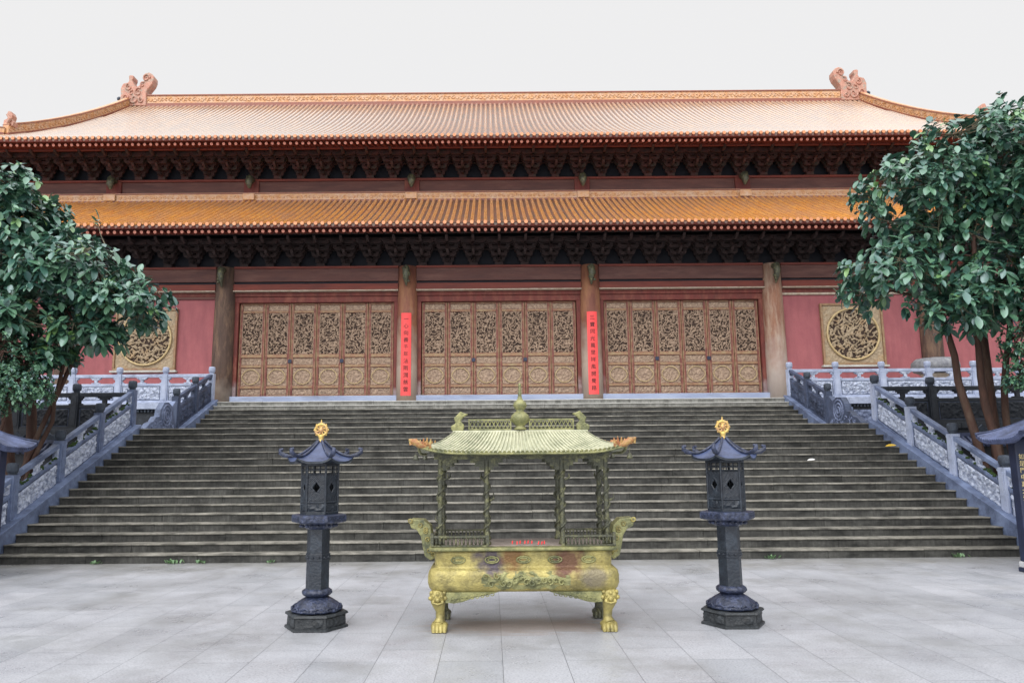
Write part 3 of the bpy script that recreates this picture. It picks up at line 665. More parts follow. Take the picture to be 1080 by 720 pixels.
for (y_, z_, m_) in ((YC, ZB + .03, 'bracket_low'), (YU, ZU, 'bracket')):
    b = MB()
    for k in range(1, 4): b.box(-18.62, 18.62, y_ - .265 * k - .03, y_ - .265 * k + .03, z_ + .13 + .165 * 3 + .105, z_ + .13 + .165 * 3 + .17)
    b.box(-18.62, 18.62, y_ - .03, y_ + .03, z_ + .13 + .165 * 2 + .105, z_ + .13 + .165 * 2 + .155)
    b.build('bracket_beam', M[m_], hall, bevel=.008)
# backing boards behind brackets
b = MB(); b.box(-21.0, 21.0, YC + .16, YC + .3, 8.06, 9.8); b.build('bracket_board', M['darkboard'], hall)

# ---- roofs
TS = 0.21
def prof_up(t): return 0.80 * t + 0.20 * t * t
def prof_lo(t): return 0.90 * t + 0.10 * t * t
def roof_face(tilemb, endmb, S, run, inner, z0, z1, prof, frame, lift, nseg=10, tin=1.0, flare=0.0):
    """frame(s, d) -> (x, y): s along the eave, d inward from it"""
    n = int(round(2 * S / TS)); n -= n % 2
    ts = 2 * S / n
    def eave_lift(s):
        q = max(0.0, (abs(s) - (S - 3.6)) / 3.6); return lift * q * q
    def tmax(s): 
        a = abs(s)
        if a <= inner - flare: return 1.0
        if a < inner: return tin + (1 - tin) * ((inner - a) / flare) ** 1.5
        return max(0.0, (S - a) / (S - inner)) * tin
    def pt(s, t, h=0.0):
        x, y = frame(s, t * run); return (x, y, z0 + (z1 - z0) * prof(t) + eave_lift(s) * (1 - t) ** 3 + h)
    for i in range(n):
        s0 = -S + i * ts; s1 = s0 + ts; sm_ = (s0 + s1) / 2
        a, c = tmax(s0), tmax(s1)
        if max(a, c) > 0.005:
            vs = []; fs = []
            for k in range(nseg + 1):
                vs += [pt(s0, a * k / nseg), pt(s1, c * k / nseg)]
                if k: q = 2 * k; fs.append((q - 2, q - 1, q + 1, q))
            tilemb.add(vs, fs, 1, True)
            # fascia and drip tile between the ribs
        tm = tmax(s0)
        if tm > 0.03:   # rib at s0
            rr = .062; m_ = 6
            vs = []; fs = []; kk = nseg
            for k in range(kk + 1):
                for j in range(m_ + 1):
                    an = PI * j / m_; vs.append(pt(s0 - rr * math.cos(an), tm * k / kk - (.012 if k == 0 else 0), rr * math.sin(an) * 1.15))
                if k:
                    for j in range(m_):
                        q = k * (m_ + 1) + j; fs.append((q - m_ - 1, q - m_, q + 1, q))
            tilemb.add(vs, fs, 0, True)
        # round end disc
        if i > 0:
            c0 = Vector(pt(s0, -.016, .012)); fx = Vector(frame(s0, -1)) - Vector(frame(s0, 0)); fx = Vector((fx.x, fx.y, 0)).normalized()
            endmb.tube([c0 + fx * .00, c0 + fx * .035], .060, 8)
        sm2 = sm_
        p0 = Vector(pt(sm2, -.014, -.01)); ex = (Vector(pt(s1, 0)) - Vector(pt(s0, 0))).normalized(); fx = Vector(frame(s0, -1)) - Vector(frame(s0, 0)); fx = Vector((fx.x, fx.y, 0)).normalized()
        hw_ = ts / 2 - .035
        endmb.add([p0 - ex * hw_, p0 + ex * hw_, p0 + ex * hw_ * .6 + Vector((0, 0, -.06)), p0 + Vector((0, 0, -.10)), p0 - ex * hw_ * .6 + Vector((0, 0, -.06))], [(0, 1, 2, 3, 4)], 1)
    return pt
def rafters(S, z0, frame, lift, d_in, rise, mbend, mbody):
    n = int(round(2 * S / TS)); n -= n % 2; ts = 2 * S / n
    for i in range(1, n):
        s = -S + i * ts; q = max(0.0, (abs(s) - (S - 3.6)) / 3.6); lz = lift * q * q
        x0, y0 = frame(s, .10); x1, y1 = frame(s, d_in)
        a = Vector((x0, y0, z0 - .21 + lz)); c = Vector((x1, y1, z0 - .21 + rise))
        mbody.tube([a, c], .048, 6, caps=False)
        d = (a - c).normalized(); mbend.tube([a, a + d * .012], .052, 8)
def soffit(S, z0, frame, lift, d_in, rise, mb, mb2):
    n = 60
    for i in range(n):
        s0 = -S + 2 * S * i / n; s1 = -S + 2 * S * (i + 1) / n
        def P(s, d, z): 
            q = max(0.0, (abs(s) - (S - 3.6)) / 3.6); x, y = frame(s, d); return (x, y, z + lift * q * q * (1 - d / d_in))
        mb.add([P(s0, .05, z0 - .13), P(s1, .05, z0 - .13), P(s1, d_in, z0 - .13 + rise), P(s0, d_in, z0 - .13 + rise)], [(0, 1, 2, 3)])
        mb2.hexa([P(s0, .0, z0 - .125), P(s1, .0, z0 - .125), P(s1, .06, z0 - .125), P(s0, .06, z0 - .125),
                  P(s0, .0, z0 - .035), P(s1, .0, z0 - .035), P(s1, .06, z0 - .035), P(s0, .06, z0 - .035)])

def build_roof(nm, S, y0, run, inner, z0, z1, prof, sideS, siderun, lift, tilem, d_in, rise, tin=1.0, flare=0.0):
    tb, eb, rb, re, so, fa = MB(), MB(), MB(), MB(), MB(), MB()
    fF = lambda s, d: (s, y0 + d)
    yc = y0 + sideS
    fR = lambda s, d: (S - d, yc + s)
    fL = lambda s, d: (-S + d, yc - s)
    fB = lambda s, d: (-s, y0 + 2 * sideS - d)
    pt = roof_face(tb, eb, S, run, inner, z0, z1, prof, fF, lift, tin=tin, flare=flare)
    zs = z0 + (z1 - z0) * prof(tin); cut = tin * run
    pf2 = lambda t: prof(t * tin) / prof(tin)
    for fr in (fR, fL):
        roof_face(tb, eb, sideS, siderun, sideS - cut, z0, zs, pf2, fr, lift, 4)
    # plain back slope
    nb = 12
    for k in range(nb):
        t0, t1 = k / nb, (k + 1) / nb
        w0 = max(S - t0 / tin * (S - inner), inner); w1 = max(S - t1 / tin * (S - inner), inner)
        yb = y0 + 2 * sideS
        tb.add([(-w0, yb - t0 * run, z0 + (z1 - z0) * prof(t0)), (w0, yb - t0 * run, z0 + (z1 - z0) * prof(t0)), (w1, yb - t1 * run, z0 + (z1 - z0) * prof(t1)), (-w1, yb - t1 * run, z0 + (z1 - z0) * prof(t1))], [(3, 2, 1, 0)], 1)
    for (SS, fr) in ((S, fF), (sideS, fR), (sideS, fL)):
        rafters(SS, z0, fr, lift, d_in, rise, re, rb); soffit(SS, z0, fr, lift, d_in, rise, so, fa)
    rf = tb.build(nm, [M[tilem], M['gutter']], hall)
    eb.build('eave_tile', [M['tileend'], M['gutter']], rf); rb.build('rafter', M['redbeam'], rf); re.build('rafter_end', M['rafterend'], rf)
    so.build('soffit_board', M['redwood'], rf); fa.build('eave_fascia', M['redbeam'], rf)
    return rf, pt

# upper roof (hip and gable)
rU, ptU = build_roof('upper_roof', 20.0, 24.8, 8.4, 17.75, 12.66, 17.95, prof_up, 8.4, 3.7, .30, 'tile2', 1.3, .38, tin=.13, flare=.75)
# lower skirt roof
rL, ptL = build_roof('lower_roof', 23.4, 22.8, 4.0, 19.4, 8.90, 11.06, prof_lo, 12.6, 4.0, .45, 'tile', 1.3, .30)

def ridge_bar(nm, pts, w_, h_, parent, m_='ridge', ornament=True, seed=1, capw=.05):
    """profiled ridge following pts (base line)"""
    b = MB(); cc = {1: MB(), -1: MB()}
    for p, q in zip(pts[:-1], pts[1:]):
        p = Vector(p); q = Vector(q); d = (q - p); dh = Vector((d.x, d.y, 0)).normalized(); nn = dh.cross(Vector((0, 0, 1)))
        ln = d.length
        for (w0, z0_, z1_, mi) in ((w_, -.12, h_ * .12, 1), (w_ * .78, h_ * .12, h_ * .84, 0), (w_, h_ * .84, h_ * .93, 1), (w_ * .7, h_ * .93, h_, 0)):
            P8 = [p - nn * w0, q - nn * w0, q + nn * w0, p + nn * w0]
            b.hexa([v + Vector((0, 0, z0_)) for v in P8] + [v + Vector((0, 0, z1_)) for v in P8], mi)
        if ornament:
            k = max(2, int(ln / .16))
            for sg in (1, -1):
                c = cc[sg]
                for i in range(k):
                    u = (i + .5) / k; base = p + d * u + nn * sg * w_ * .80
                    r_ = h_ * .2
                    an0 = i * 1.3
                    c.tube([base + dh * r_ * math.cos(an0 + t) * (1 - t * .1) + Vector((0, 0, h_ * .48 + r_ * math.sin(an0 + t) * (1 - t * .1))) for t in (0, 1.2, 2.4, 3.6, 4.8)], h_ * .06, 4, caps=False)
    o = b.build(nm, [M[m_], M['ridgecap']], parent)
    if ornament:
        for sg in (1, -1): cc[sg].build('ridge_scroll', M['ridge'], parent)
    return o
YR = 24.8 + 8.4
ridge_bar('main_ridge', [(-16.4 + i * 1.0933, YR, 17.93) for i in range(31)], .20, .52, rU)
for sx in (-1, 1):
    pts = []
    for k in range(13):
        t = 1 - k / 12 * .87
        pts.append(ptU(sx * (17.75 - .75 * (max(0, t - .13) / .87) ** (1 / 1.5)), t, .05))
    ridge_bar('gable_ridge', pts, .16, .42, rU)
    # corner ridge curling up
    e0 = Vector(ptU(sx * 17.78, .13, .05)); e1 = Vector((sx * 20.0, 24.75, 13.10))
    ridge_bar('corner_ridge', [e0, e0.lerp(e1, .5) + Vector((0, 0, -.03)), e1 + Vector((0, 0, .04))], .11, .26, rU, ornament=False)
    # beast at the foot of the gable ridge
    p = Vector(ptU(sx * 17.7, .15, .30)) 
    b = MB(); b.prism([(-.28, 0), (.25, 0), (.30, .2), (.16, .34), (.20, .52), (.10, .70), (-.06, .72), (-.12, .58), (-.02, .50), (-.08, .36), (-.26, .28)],
                      lambda u, v, t: (p.x - sx * u * .65, p.y + t, p.z + v * .8), -.14, .14)
    b.tube([(p.x, p.y - .16, p.z + .1), (p.x + .1, p.y - .2, p.z + .25), (p.x - .05, p.y - .18, p.z + .42)], [.06, .07, .03], 6)
    b.build('ridge_beast', M['chiwen'], rU, bevel=.03)
    # gable wall
    b = MB(); gx = sx * 16.1
    gp = [(gx, 24.8 + 8.4 * t, 12.4 + 5.29 * prof_up(t)) for t in (.2, .4, .6, .8, .97)]
    b.add(gp + [(gx, 2 * YR - p_[1], p_[2]) for p_ in gp[::-1]], [tuple(range(10))]); b.build('gable_wall', M['wall'], rU)
    # dragon-fish ornament biting the ridge end
    b = MB(); q = .00408 * .93
    ol = [(300, 470), (305, 400), (300, 340), (316, 300), (330, 280), (380, 272), (392, 250), (384, 200), (400, 190), (440, 196), (440, 225), (428, 250), (440, 275), (470, 318), (500, 312), (540, 288), (566, 258), (545, 225), (548, 196), (572, 172), (612, 163), (650, 178), (674, 208), (676, 245), (660, 290), (628, 330), (604, 362), (598, 400), (606, 440), (604, 524), (360, 524), (352, 486)]
    pl = [((x - 452) * q * 1.06, (524 - y) * q * 1.2) for x, y in ol][::-1]
    cxw = sx * (16.75 if sx < 0 else 16.65); zb = 17.86
    b.prism(pl, lambda u, v, t: (cxw + u if sx < 0 else cxw - u, YR + t, zb + v), -.24, .24)
    o = b.build('dragon_finial', M['chiwen'], rU, bevel=.035)
    b = MB(); rr = random.Random(5)
    def fin(u, v, t): return (cxw + u * .9 if sx < 0 else cxw - u * .9, YR - .25 + t, zb + v * 1.07)
    for (cu, cv, rad, a0, turns) in ((.62, 1.26, .19, 0, 1.4), (.25, .62, .20, 1, 1.3), (-.25, .85, .17, 2, 1.2), (.05, .30, .22, 3, 1.2), (-.40, .35, .16, 0, 1.2), (.42, .25, .14, 2, 1.3), (.45, .95, .13, 1, 1), (-.1, .58, .12, 1, 1)):
        b.tube([fin(cu + rad * (1 - i / 18) * math.cos(a0 + turns * 2 * PI * i / 14), cv + rad * (1 - i / 18) * math.sin(a0 + turns * 2 * PI * i / 14), -.01) for i in range(15)], [.045 * (1 - i / 22) for i in range(15)], 6)
    b.build('finial_scroll', M['chiwen'], o)
    for u_, c_ in ((-.84, .42), (.72, .52)):
        b = MB(); b.tube([fin(u_ * .8, c_, .25), fin(u_, c_, .25)], .03, 6)
        b.lathe([(.02, -.1), (.09, -.06), (.11, .02), (.05, .09), (.02, .1)], fin(u_, c_, .25), 8)
        b.build('side_knob', M['darkcap'], o)

ridge_bar('skirt_ridge', [(-19.4 + i * 1.2934, 26.78, 10.99) for i in range(31)], .14, .34, rL)
for cx in UX + [-c for c in UX]:
    b = MB(); b.box(cx - .22, cx + .22, 26.58, 26.63, 11.02, 11.27); b.build('ridge_block', M['ridge'], rL, bevel=.03)
for sx in (-1, 1):
    pts = []
    for k in range(9):
        t = 1 - k / 8; pts.append(Vector(ptL(sx * (23.4 - 4.0 * t), t, .03)))
    ridge_bar('corner_ridge', pts, .13, .32, rL)
# purlin under the eaves
b = MB(); b.box(-19.3, 19.3, 25.86, 25.98, 12.66, 12.84); b.build('eave_purlin', M['redbeam'], hall, bevel=.02)
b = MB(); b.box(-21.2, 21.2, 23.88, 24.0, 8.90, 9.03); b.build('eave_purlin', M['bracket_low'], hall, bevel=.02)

# ------------------------------------------------------------------ couplet banners
_txt = {}
def text_mesh(ch, size):
    cu = bpy.data.curves.new('t', 'FONT'); cu.body = ch; cu.size = size; cu.align_x = 'CENTER'; cu.align_y = 'CENTER'; cu.extrude = .002
    cu.resolution_u = 2; cu.offset = .0
    o = bpy.data.objects.new('t', cu); COL.objects.link(o)
    dg = bpy.context.evaluated_depsgraph_get(); me = o.evaluated_get(dg).to_mesh()
    vs = [tuple(v.co) for v in me.vertices]; fs = [tuple(p.vertices) for p in me.polygons]
    o.evaluated_get(dg).to_mesh_clear(); bpy.data.objects.remove(o); bpy.data.curves.remove(cu)
    return vs, fs
def write_column(b, chars, x, y, ztop, zbot, size, mi=0):
    n = len(chars)
    for i, ch in enumerate(chars):
        vs, fs = text_mesh(ch, size); z = ztop - (i + .5) * (ztop - zbot) / n
        b.add([(x + v[0], y - v[2], z + v[1]) for v in vs], fs, mi)
for sx, txt, lab in ((-1, '一心向善千年法雨潤慈雲', 'red paper couplet with small black characters on the left central column'),
                     (1, '三寶同光萬里祥風開覺路', 'red paper couplet with small black characters on the right central column')):
    x = sx * 3.07; z0, z1 = 3.66, 6.40
    root = thing('couplet_banner', lab, 'couplet', (x, YC - .36, z0), 'red couplets on the columns')
    b = MB(); n = 10
    # paper lies curved round the front of the column
    vs = []; fs = []
    for k in range(n + 1):
        a = -PI / 2 + (k / n - .5) * .95; rr_ = .362
        for z, t in ((z0, 0), (z1, 0), (z0, .004), (z1, .004)):
            vs.append((x + (rr_ + t) * math.cos(a), YC + (rr_ + t) * math.sin(a), z))
        if k: q = 4 * k; fs += [(q - 2, q + 2, q + 3, q - 1), (q - 4, q - 3, q + 1, q), (q - 3, q - 1, q + 3, q + 1), (q - 4, q, q + 2, q - 2)]
    b.add(vs, fs); b.build('paper', M['banner'], root)
    b = MB(); write_column(b, txt, x, YC - .370, z1 - .1, z0 + .08, .17); b.build('lettering', M['ink'], root)
    # worn pale edges of the column beside the paper
    
# ------------------------------------------------------------------ stone basin on the platform
bs = thing('stone_basin', 'mottled grey round stone basin behind the right platform balustrade', 'basin', (13.62, 23.6, ZP))
b = MB(); b.lathe([(.32, 0), (.40, .06), (.34, .2), (.38, .72), (.46, .80)], (13.62, 23.6, ZP), 24); b.build('pedestal', M['whitewood'], bs)
b = MB(); b.lathe([(.40, .801), (.60, .87), (.68, 1.0), (.66, 1.16), (.54, 1.28), (.50, 1.24), (.3, 1.22), (.02, 1.21)], (13.62, 23.6, ZP), 32, wob=lambda a, z: 1 + .015 * math.cos(12 * a)); b.build('bowl', M['basin'], bs)

# ------------------------------------------------------------------ incense burner
bn = thing('incense_burner', 'gilded brass incense burner with roofed canopy on lion feet', 'incense burner', (0, 7.8, 0))
YB = 7.80
def rrect(hx, hy, r_, n=6):
    pts = []
    for (cx, cy, a0) in ((hx - r_, hy - r_, 0), (-hx + r_, hy - r_, PI / 2), (-hx + r_, -hy + r_, PI), (hx - r_, -hy + r_, 1.5 * PI)):
        for k in range(n + 1): a = a0 + PI / 2 * k / n; pts.append((cx + r_ * math.cos(a), cy + r_ * math.sin(a)))
    return pts
def loft(b, rings, mi=0, sm=True, cap=True):
    vs = []; n = len(rings[0][0])
    for pts, z in rings: vs += [(x, y + YB, z) for x, y in pts]
    fs = []
    for i in range(len(rings) - 1):
        for k in range(n): a = i * n + k; c = i * n + (k + 1) % n; fs.append((a, c, c + n, a + n))
    if cap: fs += [tuple(range(n - 1, -1, -1)), tuple(range((len(rings) - 1) * n, len(rings) * n))]
    b.add(vs, fs, mi, sm)
HX, HY = .86, .36
b = MB()
prof = [(.0, .365), (.015, .37), (.038, .395), (.052, .44), (.052, .51), (.042, .55), (.02, .572), (-.012, .585), (-.012, .60), (-.008, .70), (.0, .735)]
loft(b, [(rrect(HX + o, HY + o, .09 + o * .5), z) for o, z in prof]); body = b.build('body', M['brass'], bn)
b = MB(); loft(b, [(rrect(HX + .02, HY + .02, .09), .736), (rrect(HX + .045, HY + .045, .10), .745), (rrect(HX + .045, HY + .045, .10), .77), (rrect(HX + .01, HY + .01, .09), .775)])
b.build('rim', M['brassgreen'], bn, bevel=.004)
b = MB(); loft(b, [(rrect(HX - .04, HY - .04, .07), .776), (rrect(HX - .05, HY - .05, .07), .785)]); b.build('ash_bed', M['ash'], bn)
# relief: clouds in the middle, medallions on the neck
b = MB(); b.relief(lambda u, v, t: (-.40 + u, YB - HY - .053 - t * (1 - abs(u - .42) / .5) + .05 * ((v - .08) / .09) ** 2 * .35, .39 + v), .84, .165, 70, 18, .035, scroll(77, 9),
                   None, mask=lambda u, v: ((u - .42) / .42) ** 2 + ((v - .0825) / .085) ** 2 < 1 + .25 * math.sin(u * 40))
for k in range(14):
    rr = random.Random(k); cx = -.36 + k * .055; cz = .475 + rr.uniform(-.045, .045)
    b.tube([(cx + .035 * (1 - i / 12) * math.cos(k + i * .7), YB - HY - .075, cz + .035 * (1 - i / 12) * math.sin(k + i * .7)) for i in range(10)], .009, 5)
b.build('cloud_relief', M['brassgreen'], body)
for x in (-.62, -.30, 0, .30, .62):
    b = MB()
    b.tube([(x + .065 * math.cos(t_), YB - HY + .006, .655 + .03 * math.sin(t_)) for t_ in [2 * PI * k / 16 for k in range(17)]], .008, 5)
    b.tube([(x + .04 * math.cos(t_), YB - HY + .006, .655 + .016 * math.sin(t_)) for t_ in [2 * PI * k / 12 for k in range(13)]], .007, 5)
    b.build('neck_medallion', M['brassgreen'], body)
# legs
for sx in (-1, 1):
    for sy in (-1, 1):
        lx, ly = sx * .80, YB + sy * .30
        b = MB()
        b.tube([(lx, ly, .372), (lx + sx * .015, ly + sy * .02, .33), (lx + sx * .012, ly + sy * .02, .27), (lx - sx * .005, ly, .19), (lx - sx * .008, ly - sy * .01, .12), (lx + sx * .003, ly + sy * .015, .07)],
               [.072, .084, .070, .044, .042, .058], 14)
        lg = b.build('leg', M['brass'] if sy < 0 else M['brassdark'], bn)  # rear legs coloured darker to paint in the shade behind the front ones
        b = MB()   # paw
        for k in range(4):
            xx = lx + (k - 1.5) * .034
            b.tube([(xx, ly + .02, .055), (xx, ly - .05, .06), (xx, ly - .085, .035), (xx, ly - .09, .004)], [.03, .027, .022, .018], 8)
        b.lathe([(.07, .001), (.075, .03), (.06, .09), (.03, .10)], (lx, ly, 0), 14)
        b.build('paw', M['brass'] if sy < 0 else M['brassdark'], lg)  # rear paws get the same painted shade as their legs
        if sy < 0:   # lion mask
            b = MB(); f = ly - .10
            for (dx, dz, r_) in ((-.035, .33, .018), (.035, .33, .018), (0, .30, .024), (-.04, .28, .02), (.04, .28, .02), (0, .262, .016), (-.07, .31, .022), (.07, .31, .022), (-.06, .36, .02), (.06, .36, .02), (0, .355, .02)):
                b.lathe([(.002, -r_), (r_ * .8, -r_ * .6), (r_, 0), (r_ * .8, r_ * .6), (.002, r_)], (lx + sx * .012 + dx, f + abs(dx) * .5, dz), 8)
            b.tube([(lx + sx * .012 - .05, f + .0, .275), (lx + sx * .012, f - .012, .262), (lx + sx * .012 + .05, f, .275)], .010, 5)
            b.build('lion_mask', M['brass'], lg)
    # apron
    for yy in (YB - HY - .01, YB + HY - .02):
        b = MB(); pts = [(.74, .364), (.24, .364), (.34, .335), (.46, .315), (.58, .275), (.66, .262), (.74, .268)]
        if sx > 0: pts = pts[::-1]
        b.prism([(sx * x, z) for x, z in pts][::-1], lambda u, v, t: (u, yy + t, v), 0, .03)
        for k in range(9):
            cx = .30 + k * .047; cz = .365 - .008 - k * .007 - .012
            b.tube([(sx * (cx + .018 * math.cos(i * .8)), yy - .006, cz + .014 * math.sin(i * .8)) for i in range(8)], .006, 4)
        b.build('apron', M['brassgreen'], bn, bevel=.003)
    # handle
    b = MB(); hp = [(.84, .66), (.90, .62), (.96, .66), (.985, .76), (1.0, .85), (1.04, .91), (1.10, .935), (1.115, .985)]
    hq = [(1.10, 1.02), (.97, 1.01), (.905, .95), (.885, .85), (.875, .77), (.86, .75), (.84, .76)]
    b.prism([(sx * x, z) for x, z in (hp + hq)][::sx], lambda u, v, t: (u, YB + t, v), -.10, .10)
    hd = b.build('handle', M['brassgreen'], bn, bevel=.012)
    b = MB()
    for k in range(9):
        a = hp[1 + min(6, k * 7 // 9)]; c = hq[max(0, 6 - k * 7 // 9 - 1)]; cx, cz = (a[0] + c[0]) / 2, (a[1] + c[1]) / 2 + (k % 2) * .02
        b.tube([(sx * (cx + .02 * math.cos(i)), YB - .106, cz + .02 * math.sin(i)) for i in range(7)], .006, 4)
    b.build('handle_scroll', M['brass'], hd)
# railings
for sy in (-1, 1):
    yy = YB + sy * (HY - .02)
    for (x0, x1) in ((-.87, -.34), (.38, .87)):
        b = MB(); b.box(x0, x1, yy - .012, yy + .012, .86, .88); b.box(x0, x1, yy - .012, yy + .012, .778, .792)
        n = 14
        for k in range(n + 1):
            x = x0 + (x1 - x0) * k / n
            if k in (0, n): b.box(x - .014, x + .014, yy - .016, yy + .016, .779, .905)
            else: b.lathe([(.006, 0), (.012, .02), (.006, .035), (.010, .05), (.006, .069)], (x, yy, .791), 6)
        b.build('railing', M['brassdark'] if sy > 0 else M['brassdark'], bn)
for sx in (-1, 1):
    b = MB(); xx = sx * .865; b.box(xx - .01, xx + .01, YB - .32, YB + .32, .86, .88); b.box(xx - .01, xx + .01, YB - .32, YB + .32, .779, .79)
    for k in range(16): b.lathe([(.006, 0), (.012, .02), (.006, .035), (.006, .069)], (xx, YB - .31 + k * .041, .79), 6)
    b.build('railing', M['brassdark'], bn)
# pillars with coiling dragons
for sy in (-1, 1):
    for px in (-.80, -.345, .39, .82):
        b = MB(); y = YB + sy * .25
        b.lathe([(.04, 0), (.042, .03), (.028, .05), (.024, .10), (.024, .80), (.032, .84), (.036, .87)], (px, y, .776), 12)
        b.tube([(px + .030 * math.cos(t * .6), y + .030 * math.sin(t * .6), .84 + t * .0155) for t in range(46)], .011, 5)
        for k in range(3):
            a = k * 2.1 + px * 5; b.tube([(px + .03 * math.cos(a), y + .03 * math.sin(a), 1.0 + k * .2), (px + .075 * math.cos(a), y + .075 * math.sin(a), 1.02 + k * .2), (px + .07 * math.cos(a), y + .07 * math.sin(a), 1.06 + k * .2)], [.014, .01, .004], 5)
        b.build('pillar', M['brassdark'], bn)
# frieze and brackets
b = MB(); b.box(-.86, .86, YB - .29, YB + .29, 1.60, 1.66)
for sy in (-1, 1):
    y = YB + sy * .25
    for px, r_, l_ in ((-.80, 1, 0), (-.345, 1, 1), (.39, 1, 1), (.82, 0, 1)):
        for k in range(3):
            for sg, ok in ((1, r_), (-1, l_)):
                if ok:
                    xa, xb = sorted((px + sg * .02, px + sg * (.16 - .045 * k))); b.box(xa, xb, y - .02, y + .02, 1.565 - .035 * k, 1.60 - .035 * k)
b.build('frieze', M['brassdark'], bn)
# canopy roof
EX, EY, TX, TY, ZE, ZT = .99, .52, .67, .03, 1.665, 1.865
def cano(u, t):   # u 0..1 front edge param handled by caller
    return t
b = MB(); e = MB()
def rp(cx, cy):   # position on unit eave square -> eave point ; t -> height
    pass
def face(p0, p1, q0, q1, n, m_=6):
    P0, P1, Q0, Q1 = map(Vector, (p0, p1, q0, q1))
    g = []
    for i in range(n + 1):
        u = i / n; lift = .075 * abs(2 * u - 1) ** 6
        row = []
        for k in range(m_ + 1):
            t = k / m_; a = P0.lerp(P1, u); c = Q0.lerp(Q1, u); p = a.lerp(c, t)
            p.z = ZE + (ZT - ZE) * (.55 * t + .45 * t * t) + lift * (1 - t) ** 3
            row.append(p)
        g.append(row)
    vs = [p for r_ in g for p in r_]
    b.add(vs, [(i * (m_ + 1) + k, (i + 1) * (m_ + 1) + k, (i + 1) * (m_ + 1) + k + 1, i * (m_ + 1) + k + 1) for i in range(n) for k in range(m_)], 0, True)
    for i in range(n + 1):
        b.tube([p + Vector((0, 0, .008)) for p in g[i]], .0105, 6)
        d = (g[i][0] - g[i][1]).normalized(); e.tube([g[i][0] + Vector((0, 0, .002)), g[i][0] + d * .008], .016, 8)
    e.tube([r_[0] + Vector((0, 0, -.014)) for r_ in g], .012, 5)
Z3 = 0
face((-EX, YB - EY, 0), (EX, YB - EY, 0), (-TX, YB - TY, 0), (TX, YB - TY, 0), 46)
face((EX, YB - EY, 0), (EX, YB + EY, 0), (TX, YB - TY, 0), (TX, YB + TY, 0), 26)
face((EX, YB + EY, 0), (-EX, YB + EY, 0), (TX, YB + TY, 0), (-TX, YB + TY, 0), 46)
face((-EX, YB + EY, 0), (-EX, YB - EY, 0), (-TX, YB + TY, 0), (-TX, YB - TY, 0), 26)
rf = b.build('canopy_roof', M['roofpale'], bn); e.build('roof_edge_tile', M['brassgreen'], rf)
b = MB(); b.box(-.90, .90, YB - .45, YB + .45, 1.655, 1.662); b.build('soffit', M['brassdark'], bn)
b = MB(); b.box(-TX - .02, TX + .02, YB - .03, YB + .03, ZT - .02, ZT + .025); b.build('ridge', M['roofpale'], rf, bevel=.008)
for (x0, x1) in ((-.53, -.09), (.09, .55)):
    b = MB(); b.box(x0, x1, YB - .008, YB + .008, ZT + .028, ZT + .042); b.box(x0, x1, YB - .008, YB + .008, ZT + .125, ZT + .14); b.box(x0, x0 + .014, YB - .008, YB + .008, ZT + .04, ZT + .13); b.box(x1 - .014, x1, YB - .008, YB + .008, ZT + .04, ZT + .13)
    n = int((x1 - x0) / .04)
    for k in range(n):
        a = x0 + (x1 - x0) * k / n; c = x0 + (x1 - x0) * (k + 1) / n
        b.tube([(a, YB, ZT + .042), (c, YB, ZT + .126)], .006, 4); b.tube([(c, YB + .001, ZT + .042), (a, YB + .001, ZT + .126)], .006, 4)
    b.build('ridge_lattice', M['brassgreen'], rf)
b = MB(); fc = (0.0, YB, ZT + .03)
b.lathe([(.06, 0), (.065, .015), (.045, .03), (.05, .045), (.085, .08), (.098, .115), (.085, .15), (.05, .18), (.035, .19), (.055, .215), (.072, .245), (.06, .28), (.035, .30), (.024, .32), (.018, .35), (.020, .37), (.014, .39), (.012, .445), (.017, .46), (.006, .48)], fc, 24)
b.build('finial', M['brassgreen'], rf)
for sx in (-1, 1):
    b = MB(); x0 = sx * .63   # small dragon fish
    b.prism([(sx * u, v) for u, v in [(-.07, 0), (.05, 0), (.06, .06), (.02, .10), (.05, .14), (.10, .17), (.06, .18), (.02, .20), (-.01, .17), (-.05, .13), (-.03, .08), (-.08, .05)]][::sx],
            lambda u, v, t: (x0 - u * 1.0, YB + t, ZT + .02 + v), -.025, .025)
    b.build('roof_dragon', M['brassgreen'], rf, bevel=.01)
    for sy in (-1, 1):
        b = MB(); rr = random.Random(9)
        cx, cy, cz = sx * .98, YB + sy * .52, ZE + .075
        b.tube([(cx - sx * .1, cy - sy * .04, cz - .03), (cx, cy, cz), (cx + sx * .05, cy, cz + .03), (cx + sx * .10, cy, cz + .05)], [.03, .035, .03, .01], 6)
        for k in range(7): b.tube([(cx - sx * .10 + sx * k * .03, cy, cz), (cx - sx * .11 + sx * k * .035, cy + rr.uniform(-.02, .02), cz + .045 + rr.uniform(0, .025))], [.016, .006], 5)
        b.build('corner_dragon', M['ember'], rf)
        b = MB(); bx_ = cx + sx * .035; b.tube([(bx_, cy, cz - .04), (bx_, cy, cz - .09)], .003, 4); b.lathe([(.03, 0), (.026, .02), (.018, .045), (.006, .055)], (bx_, cy, cz - .145), 8)
        b.build('wind_bell', M['brassdark'], rf)

